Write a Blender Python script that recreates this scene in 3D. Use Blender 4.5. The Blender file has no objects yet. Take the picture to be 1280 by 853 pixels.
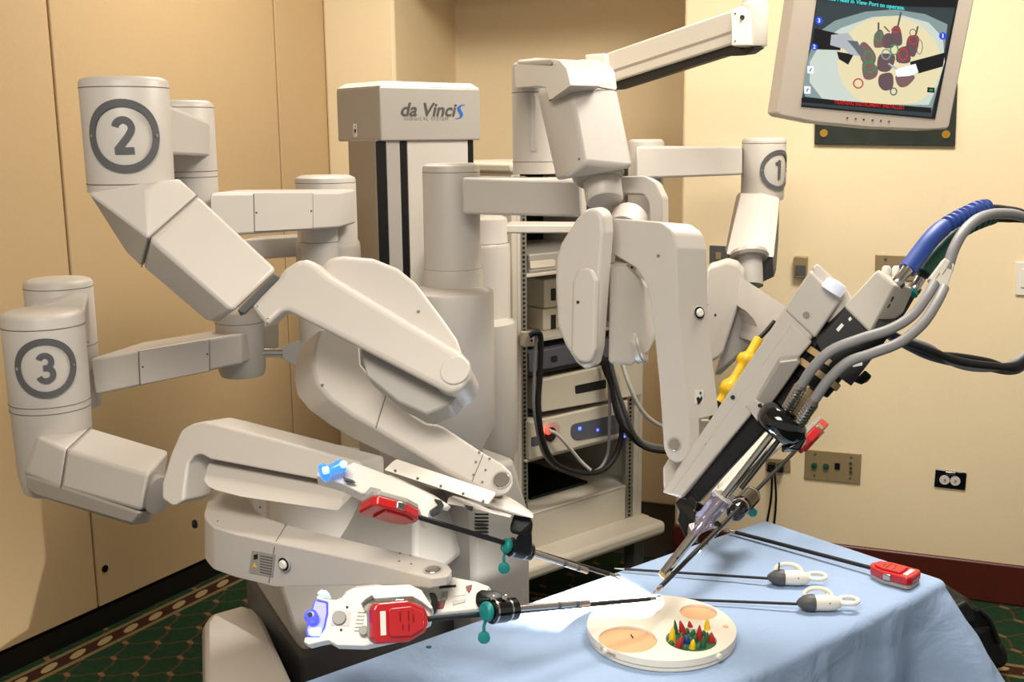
import bpy, bmesh, math, random
from mathutils import Vector as V, Matrix
random.seed(7)
C = bpy.context.scene.collection
SC = bpy.context.scene
R = math.radians

# ------------------------------------------------------------------ camera
FPX, PITCH, ROLL, EYE = 1350.0, 10.7, -0.5, 1.6
cp, sp = math.cos(R(PITCH)), math.sin(R(PITCH))
FW = V((0, cp, -sp)); UP0 = V((0, sp, cp)); RT0 = V((1, 0, 0))
cr, sr = math.cos(R(ROLL)), math.sin(R(ROLL))
RT = RT0*cr + UP0*sr
UP = UP0*cr - RT0*sr
EYEP = V((0, 0, EYE))
cam = bpy.data.objects.new('camera', bpy.data.cameras.new('camera')); C.objects.link(cam)
m3 = Matrix((RT, UP, -FW)).transposed()
cam.matrix_world = Matrix.Translation(EYEP) @ m3.to_4x4()
cam.data.sensor_width = 36.0
cam.data.lens = 36.0*FPX/1280.0
cam.data.clip_start = 0.05
SC.camera = cam

# ------------------------------------------------------------------ light
w = bpy.data.worlds.new('room_light'); SC.world = w; w.use_nodes = True
w.node_tree.nodes['Background'].inputs[0].default_value = (1.0, .95, .89, 1)
w.node_tree.nodes['Background'].inputs[1].default_value = .36
def area(name, loc, size, size_y, power, col=(1, .93, .83), target=None):
    l = bpy.data.lights.new(name, 'AREA'); l.shape = 'RECTANGLE'; l.size = size; l.size_y = size_y
    l.energy = power; l.color = col
    o = bpy.data.objects.new(name, l); C.objects.link(o); o.location = loc
    if target is not None:
        o.rotation_euler = (V(target)-V(loc)).to_track_quat('-Z', 'Y').to_euler()
    return o
area('ceiling_lamp_right', (.9, 2.5, 2.68), .7, .7, 43)
area('ceiling_lamp_left', (-.55, 3.35, 2.68), .5, .5, 14)
area('fill_lamp_front', (-.35, .3, 2.68), 1.2, .9, 50)  # unseen fill, added to brighten the sides facing the camera
SC.view_settings.view_transform = 'Standard'
SC.view_settings.look = 'None'
SC.view_settings.gamma = 1.0
SC.view_settings.use_curve_mapping = False
SC.view_settings.exposure = 0.35

# ------------------------------------------------------------------ pixel rays
def ray(x, y): return FW + RT*((x-640)/FPX) - UP*((y-426.5)/FPX)
def P(x, y, d): return EYEP + ray(x, y)*d
def on_plane(x, y, p0, n):
    r = ray(x, y); return EYEP + r*((V(p0)-EYEP).dot(n)/r.dot(n))
def on_z(x, y, z): return on_plane(x, y, (0, 0, z), V((0, 0, 1)))
def pl3(a, b, c):
    A, B, D = P(*a), P(*b), P(*c)
    n = (B-A).cross(D-A).normalized()
    if n.dot(EYEP-A) < 0: n = -n
    return A, n
def pln(p, yaw, tilt=0):
    """plane through a point; yaw>0 turns its face to the right, tilt>0 turns it up"""
    q = P(*p); n = V((math.sin(R(yaw))*math.cos(R(tilt)), -math.cos(R(yaw))*math.cos(R(tilt)), math.sin(R(tilt))))
    return q, n

# ------------------------------------------------------------------ materials
MATS = {}
def lin(c): return tuple(((v/12.92) if v <= .04045 else ((v+.055)/1.055)**2.4) for v in c)
def mat(name, rgb, rough=.5, metal=0, var=0.0, vscale=8, bump=0.0, bscale=60, emit=None, estr=0, trans=0, coat=0, spec=.5):
    m = bpy.data.materials.new(name); m.use_nodes = True
    nt = m.node_tree; b = nt.nodes['Principled BSDF']
    col = (*lin(tuple(v/255 for v in rgb)), 1)
    b.inputs['Base Color'].default_value = col
    b.inputs['Roughness'].default_value = rough; b.inputs['Metallic'].default_value = metal
    b.inputs['Specular IOR Level'].default_value = spec
    b.inputs['Coat Weight'].default_value = coat
    b.inputs['Transmission Weight'].default_value = trans
    tc = nt.nodes.new('ShaderNodeTexCoord')
    if var:
        nz = nt.nodes.new('ShaderNodeTexNoise'); nz.inputs['Scale'].default_value = vscale; nz.inputs['Detail'].default_value = 5
        nt.links.new(tc.outputs['Object'], nz.inputs['Vector'])
        mx = nt.nodes.new('ShaderNodeMix'); mx.data_type = 'RGBA'
        mx.inputs[6].default_value = tuple(v*(1-var) for v in col[:3])+(1,)
        mx.inputs[7].default_value = tuple(min(1, v*(1+var)) for v in col[:3])+(1,)
        nt.links.new(nz.outputs['Fac'], mx.inputs[0]); nt.links.new(mx.outputs[2], b.inputs['Base Color'])
    if bump:
        nz2 = nt.nodes.new('ShaderNodeTexNoise'); nz2.inputs['Scale'].default_value = bscale; nz2.inputs['Detail'].default_value = 4
        nt.links.new(tc.outputs['Object'], nz2.inputs['Vector'])
        bp = nt.nodes.new('ShaderNodeBump'); bp.inputs['Strength'].default_value = bump; bp.inputs['Distance'].default_value = .004
        nt.links.new(nz2.outputs['Fac'], bp.inputs['Height']); nt.links.new(bp.outputs['Normal'], b.inputs['Normal'])
    if emit:
        b.inputs['Emission Color'].default_value = (*lin(tuple(v/255 for v in emit)), 1)
        b.inputs['Emission Strength'].default_value = estr
    MATS[name] = m; return m
PLASTIC = mat('robot_plastic', (190, 183, 174), .42, var=.03, vscale=14, bump=.02, bscale=160)
PLASTIC2 = mat('grey_plastic', (160, 156, 150), .5, var=.04, vscale=10)
SILVER = mat('silver_paint', (172, 166, 158), .42, .25, var=.03)
ALU = mat('brushed_aluminium', (158, 153, 146), .38, .55, var=.04)
BADGE = mat('badge_grey', (86, 86, 88), .45)
SEAM = mat('seam_shadow_gap', (104, 96, 88), .8)
SCREW = mat('screw_grey', (120, 116, 110), .4, .4)
DARKG = mat('dark_grey_plastic', (78, 78, 78), .5, var=.05)
BLACK = mat('black_plastic', (9, 9, 10), .42, spec=.35)
RUBBER = mat('black_rubber', (16, 16, 17), .6)
GLOSSB = mat('gloss_black', (10, 10, 13), .12, coat=.5)
CHROME = mat('steel', (190, 184, 176), .22, 1.0)
DARKST = mat('dark_steel', (90, 88, 86), .3, .9)
WHITEP = mat('white_plastic', (226, 220, 208), .35)
RED = mat('red_plastic', (186, 26, 32), .3, coat=.3, var=.08, vscale=40)
DARKRED = mat('dark_red_print', (120, 14, 20), .4)
TEAL = mat('teal_rubber', (8, 128, 124), .45)
YELLOW = mat('yellow_plastic', (236, 188, 22), .4)
BLUECAB = mat('blue_rubber', (38, 70, 150), .5)
GREENCAB = mat('green_rubber', (20, 76, 58), .5)
GREYCAB = mat('grey_cable', (138, 137, 138), .45)
LGREYCAB = mat('pale_cable', (200, 196, 188), .45)
GOLD = mat('tan_ring', (196, 172, 128), .35, .3)
BLUEGLOW = mat('blue_lamp', (60, 66, 170), .2, emit=(86, 92, 255), estr=.9)
BLUEGLOW2 = mat('sky_blue_lamp', (50, 90, 170), .2, emit=(60, 140, 255), estr=1.0)
WHITEGLOW = mat('blue_white_lamp', (190, 215, 255), .2, emit=(150, 195, 255), estr=1.0)
CLEARL = mat('clear_lens', (225, 230, 240), .08, trans=.6)
CLEARV = mat('clear_violet_plastic', (216, 208, 236), .12, trans=.85)
STICKER = mat('sticker_white', (232, 230, 222), .5)
INK = mat('ink_black', (24, 24, 24), .6)
LOGO = mat('logo_grey', (76, 72, 70), .45)
LOGOS = mat('logo_pale_grey', (118, 112, 104), .45)
LOGOB = mat('logo_blue', (30, 92, 176), .45)
CART = mat('cart_beige', (204, 196, 180), .5, var=.03)
RAIL = mat('rail_zinc', (150, 146, 136), .4, .5)
CAVITY = mat('rack_black', (14, 14, 15), .8)
BRASS = mat('plate_bronze', (156, 136, 98), .4, .3)
WOOD = mat('mahogany', (82, 30, 20), .35, var=.25, vscale=12)
BLACKBASE = mat('baseboard_black', (10, 9, 9), .5)

# ------------------------------------------------------------------ mesh tools
ORG = {}
def new(): return bmesh.new()
def face(bm, pts):
    return bm.faces.new([bm.verts.new(p) for p in pts])
def prism(front, vec, bm=None, back=None):
    bm = bm or new(); vec = V(vec); n = len(front)
    a = [bm.verts.new(V(p)) for p in front]
    b = [bm.verts.new(V(p)) for p in (back or [V(p)+vec for p in front])]
    bm.faces.new(a); bm.faces.new(list(reversed(b)))
    for i in range(n):
        j = (i+1) % n; bm.faces.new((a[j], a[i], b[i], b[j]))
    bmesh.ops.recalc_face_normals(bm, faces=bm.faces)
    return bm
def hull(pts, bm=None):
    bm = bm or new()
    vs = [bm.verts.new(V(p)) for p in pts]
    r = bmesh.ops.convex_hull(bm, input=vs)
    junk = [g for g in r['geom_interior'] if isinstance(g, bmesh.types.BMVert)]
    if junk: bmesh.ops.delete(bm, geom=junk, context='VERTS')
    bmesh.ops.dissolve_limit(bm, angle_limit=R(3), verts=bm.verts, edges=bm.edges)
    return bm
def frame(d):
    d = V(d).normalized(); u = d.orthogonal().normalized() if abs(d.z) < .95 else V((1, 0, 0))
    u = (u-d*u.dot(d)).normalized(); return u, d.cross(u), d
def lathe(A, B, prof, bm=None, seg=36, sx=1, ax=None):
    """prof: list of (t metres along A->B, radius)"""
    bm = bm or new(); A, B = V(A), V(B); u, v, d = frame(B-A)
    if ax is not None: u = (V(ax)-d*V(ax).dot(d)).normalized(); v = d.cross(u)
    rings = []
    for t, r in prof:
        if r <= 1e-6: rings.append([bm.verts.new(A+d*t)])
        else: rings.append([bm.verts.new(A+d*t+u*(r*sx*math.cos(2*math.pi*k/seg))+v*(r*math.sin(2*math.pi*k/seg))) for k in range(seg)])
    for a, b in zip(rings, rings[1:]):
        for k in range(seg):
            l = (k+1) % seg
            if len(a) == 1 and len(b) == 1: continue
            if len(a) == 1: bm.faces.new((a[0], b[l], b[k]))
            elif len(b) == 1: bm.faces.new((a[k], a[l], b[0]))
            else: bm.faces.new((a[k], a[l], b[l], b[k]))
    for rg, rev in ((rings[0], True), (rings[-1], False)):
        if len(rg) > 1: bm.faces.new(list(reversed(rg)) if rev else rg)
    bmesh.ops.recalc_face_normals(bm, faces=bm.faces)
    return bm
def cyl(A, B, r, r2=None, bm=None, seg=28, c=0.0):
    A, B = V(A), V(B); L = (B-A).length; r2 = r if r2 is None else r2
    if c: return lathe(A, B, [(0, r-c), (c, r), (L-c, r2), (L, r2-c)], bm, seg)
    return lathe(A, B, [(0, r), (L, r2)], bm, seg)
def box(c, size, ax=(1, 0, 0), ay=(0, 1, 0), bm=None):
    bm = bm or new(); c = V(c); x = V(ax).normalized(); y = V(ay); y = (y-x*y.dot(x)).normalized(); z = x.cross(y)
    h = [s/2 for s in size]
    vs = [bm.verts.new(c+x*(h[0]*i)+y*(h[1]*j)+z*(h[2]*k)) for i in (-1, 1) for j in (-1, 1) for k in (-1, 1)]
    for f in ((0, 1, 3, 2), (4, 6, 7, 5), (0, 4, 5, 1), (2, 3, 7, 6), (0, 2, 6, 4), (1, 5, 7, 3)):
        bm.faces.new([vs[i] for i in f])
    bmesh.ops.recalc_face_normals(bm, faces=bm.faces)
    return bm
def beam(A, B, w, h, side, bm=None):
    """box from A to B; w along side, h perpendicular"""
    A, B = V(A), V(B); return box((A+B)/2, ((B-A).length, w, h), B-A, side, bm)
def crom(pts, n=8, closed=False):
    pts = [V(p) for p in pts]; out = []
    m = len(pts)
    rng = range(m) if closed else range(m-1)
    for i in rng:
        if closed: p0, p1, p2, p3 = pts[i-1], pts[i], pts[(i+1) % m], pts[(i+2) % m]
        else: p0, p1, p2, p3 = pts[max(i-1, 0)], pts[i], pts[i+1], pts[min(i+2, m-1)]
        for k in range(n):
            t = k/n
            out.append(.5*((2*p1)+(p2-p0)*t+(2*p0-5*p1+4*p2-p3)*t*t+(3*p1-p0-3*p2+p3)*t**3))
    if not closed: out.append(pts[-1])
    return out
def tube(pts, r, bm=None, seg=10, n=8, smooth=True):
    bm = bm or new(); pts = crom(pts, n) if smooth else [V(p) for p in pts]
    rr = r if callable(r) else (lambda t: r)
    u = None; rings = []
    for i, p in enumerate(pts):
        d = (pts[min(i+1, len(pts)-1)]-pts[max(i-1, 0)]).normalized()
        if u is None: u = frame(d)[0]
        u = (u-d*u.dot(d)).normalized(); v = d.cross(u); q = rr(i/(len(pts)-1))
        rings.append([bm.verts.new(p+u*(q*math.cos(2*math.pi*k/seg))+v*(q*math.sin(2*math.pi*k/seg))) for k in range(seg)])
    for a, b in zip(rings, rings[1:]):
        for k in range(seg):
            l = (k+1) % seg; bm.faces.new((a[k], a[l], b[l], b[k]))
    bm.faces.new(list(reversed(rings[0]))); bm.faces.new(rings[-1])
    bmesh.ops.recalc_face_normals(bm, faces=bm.faces)
    return bm
def fillet(pts, r, seg=5):
    """round the corners of a 2D polygon; r one radius or one for each corner"""
    n = len(pts); out = []
    for i in range(n):
        p = V((*pts[i][:2],)).to_3d(); a = V((*pts[i-1][:2],)).to_3d(); b = V((*pts[(i+1) % n][:2],)).to_3d()
        ri = r[i] if isinstance(r, (list, tuple)) else r
        da, db = (a-p), (b-p); la, lb = da.length, db.length
        ang = da.angle(db) if la > 1e-6 and lb > 1e-6 else math.pi
        if ri <= 0 or ang > R(172): out.append((p.x, p.y)); continue
        t = min(ri/math.tan(ang/2), la*.48, lb*.48)
        A, B = p+da.normalized()*t, p+db.normalized()*t
        for k in range(seg+1):
            s = k/seg; q = A*(1-s)**2+p*(2*s*(1-s))+B*s*s; out.append((q.x, q.y))
    return out
def px(pl, pts, r=0, seg=5, closed_curve=0):
    if closed_curve: pts = [(q.x, q.y) for q in crom([V((a, b, 0)) for a, b in pts], closed_curve, True)]
    elif r: pts = fillet(pts, r, seg)
    return [on_plane(x, y, *pl) for x, y in pts]
def plate(pl, pts, thick, r=0, seg=5, vec=None, closed_curve=0, bm=None):
    f = px(pl, pts, r, seg, closed_curve)
    return prism(f, V(vec) if vec is not None else -pl[1]*thick, bm)
def disc_at(pl, x, y, rad, h, bm=None, seg=24, c=0):
    p = on_plane(x, y, *pl); return cyl(p-pl[1]*.002, p+pl[1]*h, rad, bm=bm, seg=seg, c=c)

def obj(name, bm, m, parent=None, bev=0.0, seg=2, sharp=38, org=None, clamp=True):
    if parent is not None: org = ORG[parent.name]
    org = V(org) if org is not None else V((0, 0, 0))
    if org.length: bmesh.ops.translate(bm, vec=-org, verts=bm.verts)
    for f in bm.faces: f.smooth = True
    for e in bm.edges:
        if len(e.link_faces) == 2:
            if e.calc_face_angle(0) > R(sharp): e.smooth = False
    me = bpy.data.meshes.new(name); bm.to_mesh(me); bm.free()
    me.materials.append(m)
    o = bpy.data.objects.new(name, me); C.objects.link(o)
    if parent is not None: o.parent = parent
    else: o.location = org
    if bev:
        b = o.modifiers.new('bevel', 'BEVEL'); b.width = bev; b.segments = seg; b.limit_method = 'ANGLE'; b.angle_limit = R(32)
        b.harden_normals = True; b.use_clamp_overlap = clamp
        pass
        wn = o.modifiers.new('normals', 'WEIGHTED_NORMAL'); wn.keep_sharp = True
    ORG[o.name] = org
    return o
def thing(name, label, cat, loc, group=None):
    o = bpy.data.objects.new(name, None); C.objects.link(o); o.location = loc; o.empty_display_size = .05
    ORG[o.name] = V(loc); o['label'] = label; o['category'] = cat
    if group: o['group'] = group
    return o
def tag(o, label, cat, group=None):
    o['label'] = label; o['category'] = cat
    if group: o['group'] = group
    return o
def part(o, label): o['label'] = label; return o
def struct(o): o['kind'] = 'structure'; return o
def stuff(o): o['kind'] = 'stuff'; return o

_txt = {}
def text2d(s, size=1.0, shear=0.0, offset=0.0, align='CENTER', spacing=1.0):
    cu = bpy.data.curves.new('t', 'FONT'); cu.body = s; cu.size = size; cu.shear = shear; cu.offset = offset
    cu.align_x = align; cu.align_y = 'CENTER'; cu.space_character = spacing; cu.resolution_u = 5
    o = bpy.data.objects.new('t', cu); C.objects.link(o)
    bpy.context.view_layer.update()
    me = bpy.data.meshes.new_from_object(o.evaluated_get(bpy.context.evaluated_depsgraph_get()))
    vs = [(v.co.x, v.co.y) for v in me.vertices]; fs = [list(p.vertices) for p in me.polygons]
    bpy.data.objects.remove(o); bpy.data.curves.remove(cu); bpy.data.meshes.remove(me)
    return vs, fs
def text_on(s, fn, size, bm=None, **k):
    bm = bm or new(); vs, fs = text2d(s, size, **k)
    q = [bm.verts.new(fn(u, v)) for u, v in vs]
    for f in fs:
        try: bm.faces.new([q[i] for i in f])
        except ValueError: pass
    return bm
def flat(c, u, v, e=0.0):
    c, u, v = V(c), V(u).normalized(), V(v).normalized(); n = u.cross(v)
    return lambda a, b: c+u*a+v*b+n*e
def poly_on(fn, pts, bm=None):
    bm = bm or new(); bm.faces.new([bm.verts.new(fn(a, b)) for a, b in pts]); return bm
def ellipse(cx, cy, rx, ry, n=28, rot=0):
    c, s = math.cos(rot), math.sin(rot)
    return [(cx+rx*math.cos(t)*c-ry*math.sin(t)*s, cy+rx*math.cos(t)*s+ry*math.sin(t)*c) for t in [2*math.pi*k/n for k in range(n)]]
def ring_on(fn, cx, cy, ro, ri, bm=None, n=48, ro2=None, ri2=None):
    bm = bm or new(); ro2 = ro2 or ro; ri2 = ri2 or ri
    a = [bm.verts.new(fn(cx+ro*math.cos(2*math.pi*k/n), cy+ro2*math.sin(2*math.pi*k/n))) for k in range(n)]
    b = [bm.verts.new(fn(cx+ri*math.cos(2*math.pi*k/n), cy+ri2*math.sin(2*math.pi*k/n))) for k in range(n)]
    for k in range(n):
        l = (k+1) % n; bm.faces.new((a[k], a[l], b[l], b[k]))
    return bm
def thicken(bm, t, outward):
    """give a flat patch a real thickness along a fixed direction or a function of position"""
    fs = list(bm.faces)
    r = bmesh.ops.extrude_face_region(bm, geom=fs)
    for g in r['geom']:
        if isinstance(g, bmesh.types.BMVert): g.co += (outward(g.co) if callable(outward) else V(outward).normalized())*t
    bmesh.ops.recalc_face_normals(bm, faces=bm.faces)
    return bm
def vcyl_px(xc, wpx, yt, yb, d, prof=None):
    """upright cylinder whose axis stands under pixel column xc at depth d: axis x, y, z of top and bottom, radius"""
    q = P(xc, (yt+yb)/2, d)
    n = V((q.x, q.y, 0)).normalized()
    T = on_plane(xc, yt, q, n); B = on_plane(xc, yb, q, n)
    return V((q.x, q.y, 0)), T.z, B.z

# ------------------------------------------------------------------ room shell
Z = V((0, 0, 1))
PB = .08
LA, LB = on_z(0, 816, PB), on_z(245, 705, PB)
LA.z = LB.z = 0
lu = (LB-LA).normalized(); ln = V((lu.y, -lu.x, 0))           # along the left wall, into the room
BH = .145
BA, BB = on_z(1080, 683, BH), on_z(1280, 707, BH)
BA.z = BB.z = 0
bu = (BB-BA).normalized(); bn = V((bu.y, -bu.x, 0))
if bn.y > 0: bn = -bn
def isect(p, d, q, e):
    # p + s d = q + t e (in plan)
    den = d.x*e.y-d.y*e.x
    s = ((q.x-p.x)*e.y-(q.y-p.y)*e.x)/den
    return p+d*s
K = isect(LA, lu, BA, bu)                                         # corner of the two walls
def bpos(x, y):                                                   # distance along the back wall from K
    return (on_plane(x, y, BA, bn)-K).dot(bu)
def lpos(x, y):
    return (on_plane(x, y, LA, ln)-LA).dot(lu)
sa, sb = bpos(493, 60), bpos(854, 100)
HT = 2.75
def wallmat(name, rgb, var, sc):
    m = mat(name, rgb, .75, var=var, vscale=sc, bump=.12, bscale=260); return m
WALLM = wallmat('vinyl_wallcovering', (233, 213, 175), .03, 90)
PANELM = wallmat('fabric_panel', (196, 168, 126), .05, 120)
# alcove depth: its inner corner stands under pixel column 570
qa = K+bu*sa
r570 = ray(570, 60); r570 = V((r570.x, r570.y, 0))
ac = isect(qa, -bn, V((0, 0, 0)), r570)
ad = (ac-qa).dot(-bn)
poly = [K-bu*.0, K+bu*sa, K+bu*sa-bn*ad, K+bu*(sb+.12)-bn*ad, K+bu*(sb+.12)-bn*.1, K+bu*sb-bn*.1, K+bu*sb, K+bu*(sb+2.6)]
back = [K+bu*(sb+2.6)-bn*(ad+.3), K-bn*(ad+.3)]
bm = prism([p+Z*0 for p in poly+back], Z*HT)
struct(obj('wall_back', bm, WALLM, bev=.012))
struct(obj('added_shade_header_1', prism([K+bu*sa-bn*.002, K+bu*sb-bn*.002, K+bu*sb-bn*.13, K+bu*sa-bn*.13], Z*-.52), WALLM, bev=.004)).location.z = HT  # unseen header, added to keep lamp light out of the alcove
wl = struct(obj('wall_left', prism([LA-lu*2.0-ln*.035, K-ln*.035+lu*.2, K-ln*.15+lu*.2, LA-lu*2.0-ln*.15], Z*HT), BLACKBASE, org=LA))
s1, s2 = lpos(88, 340), lpos(352.5, 228); sk = (K-LA).dot(lu)
for a, b in ((-2.0, s1), (s1, s2), (s2, sk+.012)):
    p0, p1 = LA+lu*(a+.004), LA+lu*(b-.003)
    obj('wall_panel', prism([p0+Z*PB, p1+Z*PB, p1+Z*PB-ln*.03, p0+Z*PB-ln*.03], Z*(HT-PB)), PANELM, wl, bev=.004)
q = on_plane(131, 711, LA, ln)
obj('pull_hole', cyl(q-ln*.004, q+ln*.003, .012), BLACK, wl)
struct(obj('baseboard_left', prism([LA-lu*2.0+ln*0, LA+lu*sk, LA+lu*sk-ln*.03, LA-lu*2-ln*.03], Z*(PB-.012)), BLACKBASE))
struct(obj('baseboard_back', prism([K+bu*sb, K+bu*(sb+2.6), K+bu*(sb+2.6)+bn*.018, K+bu*sb+bn*.018], Z*BH), WOOD, bev=.006))
struct(obj('ceiling', prism([V((-3.5, -1.5, HT)), V((4.5, -1.5, HT)), V((4.5, 6.5, HT)), V((-3.5, 6.5, HT))], Z*.1), mat('ceiling_white', (226, 220, 208), .9)))

def carpet():
    m = bpy.data.materials.new('patterned_carpet'); m.use_nodes = True; nt = m.node_tree; L = nt.links
    bs = nt.nodes['Principled BSDF']; bs.inputs['Roughness'].default_value = .95; bs.inputs['Specular IOR Level'].default_value = .1
    tc = nt.nodes.new('ShaderNodeTexCoord'); sx = nt.nodes.new('ShaderNodeSeparateXYZ'); L.new(tc.outputs['Object'], sx.inputs[0])
    def M(op, a, b=None, c=None):
        n = nt.nodes.new('ShaderNodeMath'); n.operation = op
        for i, v in enumerate((a, b, c)):
            if v is None: continue
            if isinstance(v, (int, float)): n.inputs[i].default_value = v
            else: L.new(v, n.inputs[i])
        return n.outputs[0]
    X, Y = sx.outputs[0], sx.outputs[1]
    def lincomb(d, p): return M('ADD', M('ADD', M('MULTIPLY', X, d.x), M('MULTIPLY', Y, d.y)), -p.dot(d))
    def mix(f, a, b):
        n = nt.nodes.new('ShaderNodeMix'); n.data_type = 'RGBA'; L.new(f, n.inputs[0])
        for i, v in ((6, a), (7, b)):
            if isinstance(v, tuple): n.inputs[i].default_value = (*lin(tuple(k/255 for k in v)), 1)
            else: L.new(v, n.inputs[i])
        return n.outputs[2]
    def band(v, c, h): return M('LESS_THAN', M('ABSOLUTE', M('SUBTRACT', v, c)), h)
    nz = nt.nodes.new('ShaderNodeTexNoise'); nz.inputs['Scale'].default_value = 55; nz.inputs['Detail'].default_value = 4; L.new(tc.outputs['Object'], nz.inputs[0])
    base = mix(nz.outputs['Fac'], (22, 44, 30), (40, 68, 44))
    # lattice of rust vines with pale knots
    P1, P2 = .105, .105
    wob = M('MULTIPLY', M('SINE', M('MULTIPLY', Y, 60.0)), .006)
    wob2 = M('MULTIPLY', M('SINE', M('MULTIPLY', X, 60.0)), .008)
    fx = M('MULTIPLY', M('SUBTRACT', M('FRACT', M('DIVIDE', M('ADD', M('ADD', X, wob), 20), P1)), .5), P1)
    fy = M('MULTIPLY', M('SUBTRACT', M('FRACT', M('DIVIDE', M('ADD', M('ADD', Y, wob2), 20), P2)), .5), P2)
    vine = M('MAXIMUM', band(fx, 0, .0042), band(fy, 0, .0035))
    c1 = mix(vine, base, (80, 58, 40))
    kn = M('LESS_THAN', M('ADD', M('MULTIPLY', fx, fx), M('MULTIPLY', fy, fy)), .00013)
    c1 = mix(kn, c1, (120, 92, 64))
    # twisted border beside the folding wall and another before the back wall
    def border(c, d, p, n, off, h):
        v = lincomb(n, p); u = lincomb(d, p)
        inside = band(v, off, h)
        tan = mix(nz.outputs['Fac'], (104, 92, 58), (132, 116, 78))
        per = .105
        fu = M('MULTIPLY', M('SUBTRACT', M('FRACT', M('DIVIDE', M('ADD', u, 20), per)), .5), per)
        vv = M('SUBTRACT', v, off)
        e = M('ADD', M('POWER', M('DIVIDE', M('ADD', fu, M('MULTIPLY', vv, .9)), .030), 2.0), M('POWER', M('DIVIDE', vv, h*.42), 2.0))
        body = mix(band(vv, 0, h*.62), tan, (60, 36, 26))
        body = mix(M('LESS_THAN', e, 1.0), body, (156, 138, 100))
        return mix(inside, c, body)
    c1 = border(c1, lu, LA, ln, .075, .045)
    q = on_z(1262, 838, 0)
    c1 = border(c1, bu, BA, bn, (q-BA).dot(bn), .045)
    L.new(c1, bs.inputs['Base Color'])
    bp = nt.nodes.new('ShaderNodeBump'); bp.inputs['Strength'].default_value = .5; bp.inputs['Distance'].default_value = .004
    n2 = nt.nodes.new('ShaderNodeTexNoise'); n2.inputs['Scale'].default_value = 400; L.new(tc.outputs['Object'], n2.inputs[0])
    L.new(n2.outputs['Fac'], bp.inputs['Height']); L.new(bp.outputs['Normal'], bs.inputs['Normal'])
    return m
struct(obj('floor', prism([V((-3.5, -1.5, 0)), V((4.5, -1.5, 0)), V((4.5, 6.5, 0)), V((-3.5, 6.5, 0))], -Z*.05), carpet()))

struct(obj('floor', prism([K+bu*sa-bn*ad, K+bu*(sb+.12)-bn*ad, K+bu*(sb+.12)-bn*.1, K+bu*sb-bn*.1, K+bu*sb+bn*.02, K+bu*sa+bn*.02], Z*.004), mat('alcove_floor_shade', (30, 27, 25), .8, var=.15)))  # thin dark slab standing in for the shade on the alcove carpet
# ------------------------------------------------------------------ wall fittings
def wplate(pts, t=.006, base=BA, n=bn): return plate((base+n*t, n), pts, t)
def onw(x, y, e): return on_plane(x, y, BA+bn*e, bn)
def fit(name, pts, m, label, cat, t=.006, bev=.002):
    c = sum((onw(x, y, t) for x, y in pts), V((0, 0, 0)))/len(pts)
    root = thing(name, label, cat, c)
    obj('face_plate', wplate(pts, t), m, root, bev=bev)
    return root
def wdot(root, name, x, y, r, m, h=.004, t=.006, seg=16):
    q = onw(x, y, t); obj(name, cyl(q-bn*.001, q+bn*h, r, seg=seg), m, root)
def wrect(root, name, x, y, sx_, sz_, m, h=.004, t=.006):
    q = onw(x, y, t); obj(name, box(q+bn*(h/2), (sx_, sz_, h), bu, Z), m, root, bev=.0008)
t = fit('connector_plate', [(1006.5, 562), (1077, 568), (1075, 606), (1005, 599)], BRASS, 'bronze connector plate with two green jacks on the cream wall', 'wall plate')
for x, y in ((1017.8, 582), (1032.5, 583)): wdot(t, 'jack', x, y, .0105, GREENCAB, .008); wdot(t, 'jack_pin', x, y, .004, CHROME, .011)
wrect(t, 'data_port', 1046.6, 583, .018, .024, BLACK)
for y in (579, 585, 590): wdot(t, 'small_jack', 1063.5, y, .005, CHROME, .006)
for x, y in ((1019, 568), (1064, 572), (1018, 594.5), (1062.5, 598)): wdot(t, 'screw', x, y, .004, DARKG, .002)
t = fit('duplex_outlet', [(1169.5, 587), (1208.5, 592), (1206.5, 613.5), (1167.5, 609)], GLOSSB, 'black framed ivory duplex power outlet low on the cream wall', 'outlet')
for x, y in ((1180.7, 600), (1194, 601.3)): wdot(t, 'socket', x, y, .0165, LGREYCAB, .004); wrect(t, 'slot', x+.4, y, .006, .010, BRASS, .006)
wrect(t, 'metal_tab', 1188, 592.2, .03, .012, CHROME, .005)
t = fit('switch_plate', [(1270, 327.5), (1292, 328.5), (1292, 370), (1269.5, 369)], WHITEP, 'white switch plate at the right edge of the photo', 'switch', .008)
wrect(t, 'rocker', 1281, 348, .02, .06, WHITEP, .004, .008)
t = fit('thermostat', [(992, 321), (1009.5, 321.5), (1008.5, 347.5), (991.5, 347)], BRASS, 'small bronze box with dark window on wall right of the number one arm', 'thermostat', .028, .003)
wrect(t, 'window', 1000.5, 338, .036, .034, DARKG, .003, .028)
t = fit('brass_plate', [(1094, 318.5), (1150, 320.5), (1150, 352), (1094, 350)], BRASS, 'tan metal blank plate on the wall behind the camera head', 'wall plate')
wdot(t, 'screw', 1107, 324.5, .005, DARKG, .002)
t = fit('bronze_outlet', [(887, 307), (911, 308), (911, 331), (887, 330)], DARKG, 'dark bronze outlet half hidden behind the camera arm, under the number one arm', 'outlet')
wrect(t, 'socket', 898, 320, .02, .026, BRASS)
t = fit('power_plate', [(957, 573), (988, 575), (988, 591), (957, 589)], BRASS, 'bronze power plate with two black cords, low on the wall behind the scope', 'outlet')
wrect(t, 'power_plug', 965, 583, .026, .03, BLACK, .03); wrect(t, 'power_plug', 976, 584, .022, .028, BLACK, .028)
for k, (xa, xb) in enumerate(((964, 959), (968, 968))):
    obj('power_cord', tube([onw(xa, 584, .03), onw(xa+1, 600, .04), onw((xa+xb)/2+2, 625, .02), onw(xb, 652, .015), onw(xb-2, 664, .02)], .004), BLACK, t)
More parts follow.
